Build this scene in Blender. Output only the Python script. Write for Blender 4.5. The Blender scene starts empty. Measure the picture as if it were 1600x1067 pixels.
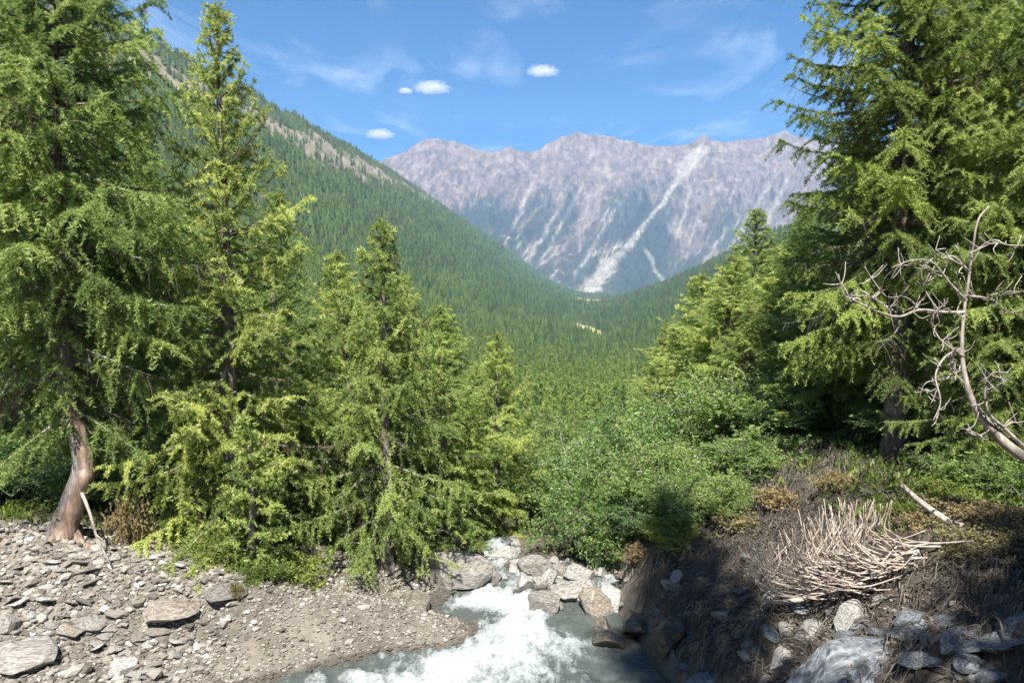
import bpy, math, random
import numpy as np
from mathutils import Vector

# ------------------------------------------------------------------ camera, sky, sun, exposure
SC = bpy.context.scene
COL = SC.collection
F = 1256.0                       # focal length in pixels of the 1600 px wide photograph
PITCH = math.radians(5.14)
CAM = np.array([0.0, 0.0, 5.0])
cd = bpy.data.cameras.new('camera'); cam = bpy.data.objects.new('camera', cd); COL.objects.link(cam)
cam.location = CAM; cam.rotation_euler = (math.pi/2 - PITCH, 0, 0)
cd.sensor_width = 36; cd.lens = 36*F/1600; cd.clip_start = 0.1; cd.clip_end = 60000
SC.camera = cam

SUN_AZ, SUN_EL = math.radians(184), math.radians(57)
w = bpy.data.worlds.new('World'); SC.world = w; w.use_nodes = True
nt = w.node_tree; nt.nodes.clear()
def wn(t, **k):
    n = nt.nodes.new(t)
    for a, b in k.items(): setattr(n, a, b)
    return n
sky = wn('ShaderNodeTexSky', sky_type='NISHITA', sun_disc=False, sun_elevation=SUN_EL, sun_rotation=SUN_AZ,
         altitude=1900, air_density=1.0, dust_density=0.35, ozone_density=3.0)
hs = wn('ShaderNodeHueSaturation'); hs.inputs['Saturation'].default_value = 1.8; hs.inputs['Value'].default_value = .62
tc = wn('ShaderNodeTexCoord'); sep = wn('ShaderNodeSeparateXYZ')
# thin cirrus: direction projected on a high flat layer
dv = wn('ShaderNodeMath', operation='MAXIMUM'); dv.inputs[1].default_value = 0.04
du = wn('ShaderNodeMath', operation='DIVIDE'); dw = wn('ShaderNodeMath', operation='DIVIDE'); cmb = wn('ShaderNodeCombineXYZ')
mp = wn('ShaderNodeMapping'); mp.inputs['Location'].default_value = (2.35, .6, 0); mp.inputs['Rotation'].default_value = (0, 0, math.radians(-28)); mp.inputs['Scale'].default_value = (1.5, .5, 1)
n1 = wn('ShaderNodeTexNoise'); n1.inputs['Scale'].default_value = 1.5; n1.inputs['Detail'].default_value = 8; n1.inputs['Roughness'].default_value = .62; n1.inputs['Distortion'].default_value = .7
n2 = wn('ShaderNodeTexNoise'); n2.inputs['Scale'].default_value = .9; n2.inputs['Detail'].default_value = 2
r1 = wn('ShaderNodeMapRange'); r1.inputs[1].default_value = .50; r1.inputs[2].default_value = .85
r2 = wn('ShaderNodeMapRange'); r2.inputs[1].default_value = .38; r2.inputs[2].default_value = .62
mu = wn('ShaderNodeMath', operation='MULTIPLY'); mu2 = wn('ShaderNodeMath', operation='MULTIPLY'); mu2.inputs[1].default_value = .5
mx = wn('ShaderNodeMixRGB'); mx.inputs[2].default_value = (9.5, 10.0, 11.0, 1)
bg = wn('ShaderNodeBackground'); bg.inputs['Strength'].default_value = 0.08; wo = wn('ShaderNodeOutputWorld')
L = nt.links.new
L(tc.outputs['Generated'], sep.inputs[0]); L(sep.outputs[2], dv.inputs[0])
L(sep.outputs[0], du.inputs[0]); L(dv.outputs[0], du.inputs[1]); L(sep.outputs[1], dw.inputs[0]); L(dv.outputs[0], dw.inputs[1])
L(du.outputs[0], cmb.inputs[0]); L(dw.outputs[0], cmb.inputs[1]); L(cmb.outputs[0], mp.inputs[0])
L(mp.outputs[0], n1.inputs['Vector']); L(cmb.outputs[0], n2.inputs['Vector'])
L(n1.outputs[0], r1.inputs[0]); L(n2.outputs[0], r2.inputs[0]); L(r1.outputs[0], mu.inputs[0]); L(r2.outputs[0], mu.inputs[1])
L(mu.outputs[0], mu2.inputs[0]); L(sky.outputs[0], hs.inputs['Color']); L(hs.outputs[0], mx.inputs[1]); L(mu2.outputs[0], mx.inputs[0])
L(mx.outputs[0], bg.inputs['Color']); L(bg.outputs[0], wo.inputs['Surface'])

sd = bpy.data.lights.new('sun', 'SUN'); so = bpy.data.objects.new('sun', sd); COL.objects.link(so)
sd.energy = 5.0; sd.angle = math.radians(.5); sd.color = (1.0, .955, .87)
SDIR = Vector((math.sin(SUN_AZ)*math.cos(SUN_EL), math.cos(SUN_AZ)*math.cos(SUN_EL), math.sin(SUN_EL)))
so.rotation_euler = SDIR.to_track_quat('Z', 'Y').to_euler()
so.location = (30, -20, 60)
SC.view_settings.view_transform = 'Standard'; SC.view_settings.look = 'None'
SC.view_settings.exposure = 1.38; SC.view_settings.gamma = 1; SC.view_settings.use_curve_mapping = False
SC.render.engine = 'CYCLES'
cy = SC.cycles
cy.use_denoising = True; cy.max_bounces = 6; cy.diffuse_bounces = 3; cy.glossy_bounces = 2; cy.transmission_bounces = 4
cy.volume_bounces = 2; cy.caustics_reflective = False; cy.caustics_refractive = False; cy.sample_clamp_indirect = 4
cy.use_adaptive_sampling = True; cy.adaptive_threshold = 0.02

# ------------------------------------------------------------------ helpers
rng = np.random.default_rng(7)
def P(px, py, Y):
    """world point seen at photo pixel (px,py) at forward distance Y"""
    a, b = (px-800)/F, (533.5-py)/F
    d = np.array([a, math.cos(PITCH)+b*math.sin(PITCH), -math.sin(PITCH)+b*math.cos(PITCH)])
    return CAM + d*(Y/d[1])
_perm = np.random.default_rng(3).permutation(512); _perm = np.concatenate([_perm, _perm, _perm])
_ga = np.random.default_rng(4).uniform(0, 2*np.pi, 512); _gx, _gy = np.cos(_ga), np.sin(_ga)
def perlin(x, y):
    x = np.asarray(x, float); y = np.asarray(y, float)
    xi = np.floor(x).astype(int); yi = np.floor(y).astype(int); xf, yf = x-xi, y-yi
    u = xf**3*(xf*(xf*6-15)+10); v = yf**3*(yf*(yf*6-15)+10)
    def g(ix, iy, fx, fy):
        h = _perm[(_perm[ix & 511] + iy) & 511]; return _gx[h]*fx+_gy[h]*fy
    a = g(xi, yi, xf, yf); b = g(xi+1, yi, xf-1, yf); c = g(xi, yi+1, xf, yf-1); d = g(xi+1, yi+1, xf-1, yf-1)
    return 1.5*((a*(1-u)+b*u)*(1-v)+(c*(1-u)+d*u)*v)
def fbm(x, y, o=4, r=.5, ridge=False):
    s, a, t = 0, 1.0, 0
    for i in range(o):
        n = perlin(x*2**i+17.3*i, y*2**i+5.1*i)
        if ridge: n = 1-2*np.abs(n)
        s = s+a*n; t += a; a *= r
    return s/t
def sst(a, b, x):
    t = np.clip((np.asarray(x, float)-a)/(b-a), 0, 1); return t*t*(3-2*t)
class Buf:
    def __init__(s): s.v = []; s.f = []; s.a = []; s.m = []; s.n = 0
    def add(s, v, f, a=None, m=0):
        v = np.asarray(v, float).reshape(-1, 3); f = np.asarray(f, int).reshape(-1, 3)
        s.v.append(v); s.f.append(f+s.n); s.n += len(v)
        s.a.append(np.full(len(v), .5) if a is None else np.broadcast_to(np.asarray(a, float), (len(v),)).copy())
        s.m.append(np.full(len(f), m))
    def arrays(s): return np.concatenate(s.v), np.concatenate(s.f), np.concatenate(s.a), np.concatenate(s.m)
def make_mesh(name, v, f, mats, tint=None, col=None, mi=None, smooth=False, extra=None):
    me = bpy.data.meshes.new(name); v = np.asarray(v, np.float32); f = np.asarray(f, np.int32)
    k = f.shape[1]
    me.vertices.add(len(v)); me.vertices.foreach_set('co', v.ravel())
    me.loops.add(len(f)*k); me.loops.foreach_set('vertex_index', f.ravel())
    me.polygons.add(len(f)); me.polygons.foreach_set('loop_start', np.arange(0, len(f)*k, k, dtype=np.int32))
    for m in (mats if isinstance(mats, (list, tuple)) else [mats]): me.materials.append(m)
    if mi is not None: me.polygons.foreach_set('material_index', mi.astype(np.int32))
    me.polygons.foreach_set('use_smooth', np.full(len(f), smooth))
    if tint is not None:
        at = me.attributes.new('tint', 'FLOAT', 'POINT'); at.data.foreach_set('value', np.asarray(tint, np.float32))
    for nm, arr in (extra or {}).items():
        at = me.attributes.new(nm, 'FLOAT', 'POINT'); at.data.foreach_set('value', np.asarray(arr, np.float32))
    if col is not None:
        at = me.attributes.new('albedo', 'FLOAT_COLOR', 'POINT'); c4 = np.ones((len(v), 4), np.float32); c4[:, :3] = col
        at.data.foreach_set('color', c4.ravel())
    me.update(); me.validate(); return me
def link(name, me, parent=None, loc=None):
    o = bpy.data.objects.new(name, me); COL.objects.link(o)
    if parent is not None: o.parent = parent
    if loc is not None: o.location = loc
    return o
def tag(o, label=None, cat=None, group=None, kind=None):
    for k, v in (('label', label), ('category', cat), ('group', group), ('kind', kind)):
        if v: o[k] = v
    return o
def grid_faces(nr, nc, wrap=False):
    i = np.arange(nr-1)[:, None]; j = np.arange(nc if wrap else nc-1)[None]
    j2 = (j+1) % nc
    return np.stack([i*nc+j, i*nc+j2, (i+1)*nc+j2, (i+1)*nc+j], -1).reshape(-1, 4)
def tube(buf, pts, rad, sides=6, a=None, m=0, cap=True):
    p = np.asarray(pts, float); n = len(p); rad = np.broadcast_to(np.asarray(rad, float), (n,))
    t = np.gradient(p, axis=0); t /= np.linalg.norm(t, axis=1)[:, None]+1e-9
    ref = np.array([0, 0, 1.0]) if abs(t[:, 2]).mean() < .7 else np.array([1.0, 0, 0])
    x = np.cross(t, ref); x /= np.linalg.norm(x, axis=1)[:, None]+1e-9; y = np.cross(t, x)
    th = np.arange(sides)*2*np.pi/sides
    v = p[:, None]+rad[:, None, None]*(np.cos(th)[None, :, None]*x[:, None]+np.sin(th)[None, :, None]*y[:, None])
    q = grid_faces(n, sides, True); f = np.concatenate([q[:, [0, 1, 2]], q[:, [0, 2, 3]]])
    vv = v.reshape(-1, 3)
    if cap:
        vv = np.concatenate([vv, p[-1:]]); k = np.arange(sides); f = np.concatenate([f, np.stack([(n-1)*sides+k, (n-1)*sides+(k+1) % sides, np.full(sides, n*sides)], 1)])
    buf.add(vv, f, a, m)
def bez(pts, n):
    """smooth curve through control points (Catmull-Rom)"""
    p = np.asarray(pts, float); p = np.concatenate([[2*p[0]-p[1]], p, [2*p[-1]-p[-2]]]); s = np.linspace(0, len(p)-3-1e-6, n)
    i = s.astype(int); t = (s-i)[:, None]; a, b, c, d = p[i], p[i+1], p[i+2], p[i+3]
    return .5*(2*b+(c-a)*t+(2*a-5*b+4*c-d)*t*t+(3*b-a-3*c+d)*t**3)

# ------------------------------------------------------------------ materials
def new_mat(name):
    m = bpy.data.materials.new(name); m.use_nodes = True; m.node_tree.nodes.clear(); return m
class NT:
    def __init__(s, m): s.t = m.node_tree
    def n(s, typ, ins=None, **k):
        nd = s.t.nodes.new(typ)
        for a, b in k.items(): setattr(nd, a, b)
        for a, b in (ins or {}).items():
            if hasattr(b, 'is_output') or isinstance(b, bpy.types.NodeSocket): s.t.links.new(b, nd.inputs[a])
            else: nd.inputs[a].default_value = b
        return nd
    def ramp(s, fac, stops):
        nd = s.t.nodes.new('ShaderNodeValToRGB'); s.t.links.new(fac, nd.inputs[0]); e = nd.color_ramp.elements
        while len(e) < len(stops): e.new(.5)
        for el, (p, c) in zip(e, stops): el.position = p; el.color = (*c, 1)
        return nd.outputs[0]
def leaf_mat(name, ca, cb, trans=.38, tcol=None, rough=.55):
    m = new_mat(name); T = NT(m)
    at = T.n('ShaderNodeAttribute', attribute_name='tint'); oi = T.n('ShaderNodeObjectInfo')
    c = T.ramp(at.outputs['Fac'], [(0, (.15, .115, .07)), (.03, (.13, .11, .06)), (.07, ca), (1, cb)])
    hsv = T.n('ShaderNodeHueSaturation', {'Color': c})
    h = T.n('ShaderNodeMapRange', {0: oi.outputs['Random'], 3: .485, 4: .515}); v = T.n('ShaderNodeMapRange', {0: oi.outputs['Random'], 3: 1.15, 4: .85})
    T.t.links.new(h.outputs[0], hsv.inputs['Hue']); T.t.links.new(v.outputs[0], hsv.inputs['Value'])
    p = T.n('ShaderNodeBsdfPrincipled', {'Base Color': hsv.outputs[0], 'Roughness': rough, 'Specular IOR Level': .3})
    h2 = T.n('ShaderNodeHueSaturation', {'Color': hsv.outputs[0], 'Hue': .497, 'Saturation': 1.05, 'Value': 1.3})
    tr = T.n('ShaderNodeBsdfTranslucent', {'Color': h2.outputs[0]})
    mix = T.n('ShaderNodeMixShader', {0: trans, 1: p.outputs[0], 2: tr.outputs[0]})
    T.n('ShaderNodeOutputMaterial', {'Surface': mix.outputs[0]}); return m
LARCH = leaf_mat('larch_needles', (.10, .175, .045), (.48, .565, .18), .46)
LARCH_L = leaf_mat('larch_needles_bright', (.12, .205, .05), (.53, .615, .195), .47)
DARKC = leaf_mat('conifer_needles_dark', (.07, .12, .032), (.40, .50, .135), .43)
MIDC = leaf_mat('conifer_needles_mid', (.10, .17, .045), (.41, .52, .155), .43)
FARC = leaf_mat('forest_needles', (.045, .085, .03), (.155, .215, .065), .32)
WILLOW = leaf_mat('willow_leaves', (.065, .13, .042), (.24, .365, .12), .38, rough=.42)
HERB = leaf_mat('herb_leaves', (.09, .15, .03), (.24, .29, .06), .38)
STRAW = leaf_mat('straw', (.045, .040, .032), (.20, .18, .145), .15)
SALLOW = leaf_mat('sallow_leaves', (.075, .14, .035), (.29, .41, .12), .38, rough=.45)
DRY = leaf_mat('dry_grass', (.16, .13, .06), (.30, .25, .12), .25)

def wood_mat(name, stops, scale=14, stretch=.18, rough=.85, bump=.35):
    m = new_mat(name); T = NT(m); tc = T.n('ShaderNodeTexCoord')
    mp = T.n('ShaderNodeMapping', {'Vector': tc.outputs['Object'], 'Scale': (1, 1, stretch)})
    n = T.n('ShaderNodeTexNoise', {'Vector': mp.outputs[0], 'Scale': scale, 'Detail': 6, 'Roughness': .65})
    n2 = T.n('ShaderNodeTexNoise', {'Vector': tc.outputs['Object'], 'Scale': 2.2, 'Detail': 3})
    ad = T.n('ShaderNodeMath', {0: n.outputs[0], 1: n2.outputs[0]}, operation='ADD'); hf = T.n('ShaderNodeMath', {0: ad.outputs[0], 1: .5}, operation='MULTIPLY')
    c = T.ramp(hf.outputs[0], stops)
    b = T.n('ShaderNodeBump', {'Height': n.outputs[0], 'Strength': bump, 'Distance': .03})
    p = T.n('ShaderNodeBsdfPrincipled', {'Base Color': c, 'Roughness': rough, 'Specular IOR Level': .2, 'Normal': b.outputs[0]})
    T.n('ShaderNodeOutputMaterial', {'Surface': p.outputs[0]}); return m
BARK = wood_mat('bark', [(.36, (.04, .034, .03)), (.5, (.15, .13, .115)), (.62, (.36, .335, .305))], 24, .22, .9, .9)
BARKRED = wood_mat('bark_red_worn', [(.36, (.05, .038, .03)), (.47, (.15, .105, .08)), (.56, (.28, .20, .15)), (.66, (.52, .44, .37))], 22, .08, .85, 1.0)
DEADW = wood_mat('dead_wood', [(.36, (.12, .105, .09)), (.5, (.33, .29, .25)), (.62, (.56, .52, .47))], 16, .2)
PINKW = wood_mat('peeled_wood', [(.36, (.12, .10, .085)), (.5, (.35, .295, .25)), (.62, (.60, .545, .49))], 18, .12, .85, .8)
ROOTW = wood_mat('root_wood', [(.33, (.17, .13, .105)), (.5, (.42, .345, .285)), (.66, (.66, .58, .50))], 10, .5)
DARKROOT = wood_mat('dark_root', [(.33, (.04, .034, .028)), (.5, (.10, .085, .068)), (.68, (.22, .19, .155))], 10, .5)

def rock_mat(name, stops, scale=3.0, rust=0.0, rough=.8, bump=.5):
    m = new_mat(name); T = NT(m); tc = T.n('ShaderNodeTexCoord'); oi = T.n('ShaderNodeObjectInfo')
    off = T.n('ShaderNodeVectorMath', {0: tc.outputs['Object'], 1: oi.outputs['Location']}, operation='ADD')
    n = T.n('ShaderNodeTexNoise', {'Vector': off.outputs[0], 'Scale': scale, 'Detail': 9, 'Roughness': .68})
    mp = T.n('ShaderNodeMapping', {'Vector': off.outputs[0], 'Scale': (1, 1.2, 3.2), 'Rotation': (.35, .2, 0)})
    n3 = T.n('ShaderNodeTexNoise', {'Vector': mp.outputs[0], 'Scale': scale*1.1, 'Detail': 5})
    ad = T.n('ShaderNodeMath', {0: n.outputs[0], 1: n3.outputs[0]}, operation='ADD'); hf = T.n('ShaderNodeMath', {0: ad.outputs[0], 1: .5}, operation='MULTIPLY')
    c = T.ramp(hf.outputs[0], stops)
    if rust > 0:
        n2 = T.n('ShaderNodeTexNoise', {'Vector': off.outputs[0], 'Scale': scale*.7, 'Detail': 4})
        rr = T.n('ShaderNodeMapRange', {0: n2.outputs[0], 1: .5, 2: .66, 4: rust})
        c = T.n('ShaderNodeMixRGB', {0: rr.outputs[0], 1: c, 2: (.30, .19, .075, 1)}).outputs[0]
    v = T.n('ShaderNodeMapRange', {0: oi.outputs['Random'], 3: .72, 4: 1.2}); hv = T.n('ShaderNodeHueSaturation', {'Color': c, 'Value': v.outputs[0]})
    b = T.n('ShaderNodeBump', {'Height': hf.outputs[0], 'Strength': bump, 'Distance': .06})
    p = T.n('ShaderNodeBsdfPrincipled', {'Base Color': hv.outputs[0], 'Roughness': rough, 'Specular IOR Level': .3, 'Normal': b.outputs[0]})
    T.n('ShaderNodeOutputMaterial', {'Surface': p.outputs[0]}); return m
SHALE = rock_mat('shale', [(.36, (.075, .07, .065)), (.5, (.205, .19, .172)), (.64, (.37, .35, .32))], 5)
SHALE_TAN = rock_mat('tan_shale', [(.36, (.085, .072, .06)), (.5, (.21, .182, .152)), (.64, (.36, .32, .275))], 5)
PALE = rock_mat('pale_rock', [(.36, (.12, .115, .105)), (.5, (.32, .305, .28)), (.63, (.56, .545, .515))], 5)
RUST = rock_mat('rust_rock', [(.36, (.075, .068, .058)), (.5, (.19, .172, .145)), (.64, (.36, .335, .29))], 5, .45)
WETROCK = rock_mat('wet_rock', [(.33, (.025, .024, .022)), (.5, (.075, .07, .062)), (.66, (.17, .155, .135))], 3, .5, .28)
SLATE = rock_mat('blue_slate', [(.36, (.05, .056, .062)), (.5, (.16, .172, .185)), (.64, (.34, .36, .38))], 5, 0, .7, 1.0)

def pebble_mat():
    m = new_mat('gravel_stones'); T = NT(m); at = T.n('ShaderNodeAttribute', attribute_name='tint')
    c = T.ramp(at.outputs['Fac'], [(0, (.045, .04, .036)), (.25, (.09, .08, .068)), (.6, (.195, .176, .150)), (.9, (.32, .295, .26)), (1, (.58, .555, .51))])
    p = T.n('ShaderNodeBsdfPrincipled', {'Base Color': c, 'Roughness': .8, 'Specular IOR Level': .25}); T.n('ShaderNodeOutputMaterial', {'Surface': p.outputs[0]}); return m
PEBBLE = pebble_mat()
def ground_mat(name, s1, s2, bump, dist):
    m = new_mat(name); T = NT(m); at = T.n('ShaderNodeAttribute', attribute_name='albedo'); tc = T.n('ShaderNodeTexCoord')
    n = T.n('ShaderNodeTexNoise', {'Vector': tc.outputs['Object'], 'Scale': s1, 'Detail': 8, 'Roughness': .7})
    n2 = T.n('ShaderNodeTexNoise', {'Vector': tc.outputs['Object'], 'Scale': s2, 'Detail': 5, 'Roughness': .6})
    ad = T.n('ShaderNodeMath', {0: n.outputs[0], 1: n2.outputs[0]}, operation='ADD')
    r = T.n('ShaderNodeMapRange', {0: ad.outputs[0], 1: .7, 2: 1.35, 3: .45, 4: 1.5})
    mul = T.n('ShaderNodeVectorMath', {0: at.outputs['Color'], 1: r.outputs[0]}, operation='MULTIPLY')
    b = T.n('ShaderNodeBump', {'Height': ad.outputs[0], 'Strength': bump, 'Distance': dist})
    p = T.n('ShaderNodeBsdfPrincipled', {'Base Color': mul.outputs[0], 'Roughness': .9, 'Specular IOR Level': .15, 'Normal': b.outputs[0]})
    T.n('ShaderNodeOutputMaterial', {'Surface': p.outputs[0]}); return m
GROUND = ground_mat('ground', 9, 1.3, .6, .06)
MOUNT = ground_mat('mountain_rock', .06, .012, .8, 14)

# ------------------------------------------------------------------ terrain
FLY = [-50, 14.5, 18, 30, 60, 100, 300, 600, 1000, 1500, 3500, 6000, 9000]
FLZ = [0, 0, -.6, -5, -12, -20, -50, -80, -100, -118, -145, -200, -200]
def floor_z(y): return np.interp(y, FLY, FLZ)
def axis_x(y): return .103*np.maximum(y-10, 0)
XLy = [-50, 5, 7, 8.3, 9.35, 10, 10.35, 10.7, 10.95, 11.3, 11.6, 12.2, 13, 14, 18, 30, 60]
XLx = [-9, -7, -5.2, -3.9, -2.85, -1.75, -.55, -.28, -.42, -.95, -1.05, -.85, -.55, -.5, -.6, -1.5, -3]
XRy = [-50, 5, 7, 9.4, 10.5, 11.5, 12.5, 14, 18, 30, 60]
XRx = [6, 3.3, 2.55, 1.95, 1.75, 1.55, 1.75, 2.0, 1.8, 2.5, 4]
def xl(y): return np.interp(y, XLy, XLx)
def xr(y): return np.interp(y, XRy, XRx)
def amp_left(y): return np.interp(y, [0, 3000, 5500, 6300, 6600], [1, 1, .84, .1, 0])
def crest_right(y): return np.interp(y, [0, 1000, 1500, 2650, 4000, 5200, 6000], [240, 225, 210, 160, 85, 10, 0])
def height(x, y, detail=True):
    x = np.asarray(x, float); y = np.asarray(y, float)
    fl = floor_z(y); a = axis_x(y); XL, XR = xl(y)+0*x, xr(y)+0*x
    wob = .18*perlin(x*.9+3, y*.9) + .08*perlin(x*2.3, y*2.3+9)
    dl = XL-x+wob*sst(.2, 1.2, np.abs(XL-x)); dr = x-XR+wob
    pl = np.interp(dl, [-3, -.8, 0, .5, 1.2, 2, 3.2, 4.5, 6, 10, 20, 60, 100], [-.45, -.35, 0, .1, .27, .46, .76, 1.08, 1.33, 1.7, 3.1, 10, 20])
    pr = np.interp(dr, [-3, -.5, 0, .15, .35, .8, 1.6, 2.5, 3.2, 4.5, 10, 20, 60, 100], [-.45, -.35, 0, .35, .6, .95, 1.3, 1.85, 2.05, 2.2, 3.2, 5.5, 20, 34])
    near = np.maximum(pl, pr)
    rise = np.interp(y, [12.2, 12.6, 14.2, 16, 18], [0, .03, .06, 0, 0])
    inside = (dl < 0) & (dr < 0)
    bed = rise-.05+np.where(np.abs(x+.22-.02*(y-12)) < .2, -.22, .04)
    near = np.where(inside & (y > 12.2), bed, near+np.where(y > 12.2, rise, 0)*sst(2.5, 0, np.minimum(np.abs(dl), np.abs(dr))))
    u = x-a
    wl = np.interp(-u, [0, 60, 150, 300, 550, 760, 800, 860, 1100, 2200], [0, 6, 36, 112, 330, 500, 530, 538, 500, 480])*amp_left(y)
    cr = crest_right(y)
    wr = np.interp(u, [0, 60, 150, 400, 600, 2500], [0, .03, .22, 1, 1.15, 1.1])*cr
    wall = np.where(u < 0, wl, wr)
    rough = fbm(x/170, y/170, 4)*22*sst(60, 350, np.abs(u))*sst(100, 500, y) + fbm(x/45+7, y/45, 3)*4.5*sst(60, 200, y)*sst(5, 60, np.abs(u))
    wgt = sst(25, 160, y)
    z = fl+near*(1-wgt)+(wall+rough)*wgt
    if detail:
        nd = sst(40, 18, y)
        rb = sst(.05, .5, dr)*sst(6, 3, dr)
        z = z+nd*(.05*fbm(x*1.6, y*1.6, 4)+.018*fbm(x*7, y*7, 3))*(~inside)
        z = z+nd*rb*(.22*fbm(x*1.1+4, y*1.1, 4, .6)+.17*np.abs(fbm(x*2.6+4, y*2.6, 4, .65))+.05*fbm(x*9, y*9, 3))
        # ledge under the left bank
        led = sst(-5.2, -4.6, x)*sst(-2.9, -3.4, x)
        z = z+nd*sst(-2.6, -4.2, x)*sst(7, 8.5, y)*sst(11.8, 10.8, y)*.10*(np.abs(perlin(x*1.9+y*.5, y*3.1))-.25)
        z = z+nd*.16*led*sst(9.55, 9.75, y+.25*perlin(x*1.3, y*.4))*sst(11.2, 10, y)
    return z
def gz(x, y): return float(height(np.array([x]), np.array([y]))[0])

def lerp3(a, b, t): return a+(np.asarray(b)-a)*t[..., None]
def terrain():
    fr = np.concatenate([np.arange(4.0, 15.0, .05), np.arange(15.0, 24, .12)])
    rad = [.4, 1.2, 2.2, 3.2]; rad += list(fr)
    while rad[-1] < 6600: rad.append(rad[-1]*1.016)
    rad = np.array(rad)
    az = np.concatenate([np.linspace(-46, 46, 620), np.linspace(46, 314, 90)[1:-1]])*np.pi/180
    R, A = np.meshgrid(rad, az, indexing='ij'); x, y = R*np.sin(A), R*np.cos(A); z = height(x, y)
    # back of the valley behind the camera climbs gently
    z = np.where(y < 0, z+np.minimum(-y*.12, 300)*sst(0, 40, -y), z)
    v = np.stack([x, y, z], -1).reshape(-1, 3)
    dl, dr = xl(y)-x, x-xr(y)
    n1, n2 = fbm(x*.8, y*.8, 4), fbm(x*3+8, y*3, 3)
    c = np.zeros(x.shape+(3,))+np.array([.165, .147, .124])
    c = c*(1+.25*n1[..., None])
    c = lerp3(c, (.275, .21, .158), sst(-.1, .5, fbm(x*.5+3, y*.5, 3))*sst(2.5, 4, dl))     # reddish soil
    c = lerp3(c, (.105, .09, .07), sst(.42, .12, dl+.12*n2)*sst(-.2, .1, dl))               # wet rim
    c = lerp3(c, (.12, .105, .08), sst(.1, -.1, dl)*sst(.1, -.1, dr))                      # bed
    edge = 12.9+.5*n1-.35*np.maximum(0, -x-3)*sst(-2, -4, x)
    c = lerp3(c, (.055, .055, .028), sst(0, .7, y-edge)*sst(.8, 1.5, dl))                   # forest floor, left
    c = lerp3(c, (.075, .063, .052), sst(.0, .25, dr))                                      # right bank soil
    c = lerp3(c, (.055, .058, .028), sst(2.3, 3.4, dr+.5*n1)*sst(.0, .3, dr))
    far = sst(16, 24, y)
    c = lerp3(c, (.050, .062, .028), far*(1-sst(1.4, .7, np.abs(x+.2))*sst(30, 20, y)))
    hill = sst(60, 250, y); u = x-axis_x(y); nn = fbm(x/60, y/60, 4)
    c = lerp3(c, (.075, .10, .042), hill)
    c = c*(1+hill[..., None]*.35*nn[..., None])
    strip = strip_mask(u, y)
    c = lerp3(c, np.array([.215, .185, .14])*(1+.9*fbm(x/25, y/40, 4, .65))[..., None], strip)
    c = lerp3(c, (.34, .33, .13), meadow_mask(u, y))
    c = lerp3(c, (.27, .28, .12), patch_mask(x, y)*.8)
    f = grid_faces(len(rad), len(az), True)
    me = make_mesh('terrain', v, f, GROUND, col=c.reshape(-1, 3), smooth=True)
    tag(link('terrain', me), kind='structure')
def strip_mask(u, y):
    n = fbm(u/70+4, y/200, 4)
    a = np.interp(y, [700, 1400, 3000, 3900, 4400], [-690, -715, -735, -735, -720])
    b = np.interp(y, [700, 1400, 2200, 3000, 3900, 4400], [-535, -535, -555, -585, -630, -680])
    return sst(0, 26, u-a+40*n)*sst(0, 40, b-u+75*n)*sst(600, 1000, y)*sst(5300, 4600, y)
def meadow_mask(u, y):
    n = fbm(u/50, y/120+9, 3)
    m1 = sst(1.15, .8, np.sqrt(((u+8+.12*(y-1560))/28)**2+((y-1560)/330)**2)+.35*n)
    m2 = sst(1.2, .7, np.sqrt(((u+5)/130)**2+((y-4000)/700)**2)+.5*n)
    return np.maximum(m1, m2)
def patch_mask(x, y):
    return sst(.30, .5, fbm(x/38+20, y/90+3, 4))*sst(260, 420, y)*sst(1500, 900, y)
terrain()

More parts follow.
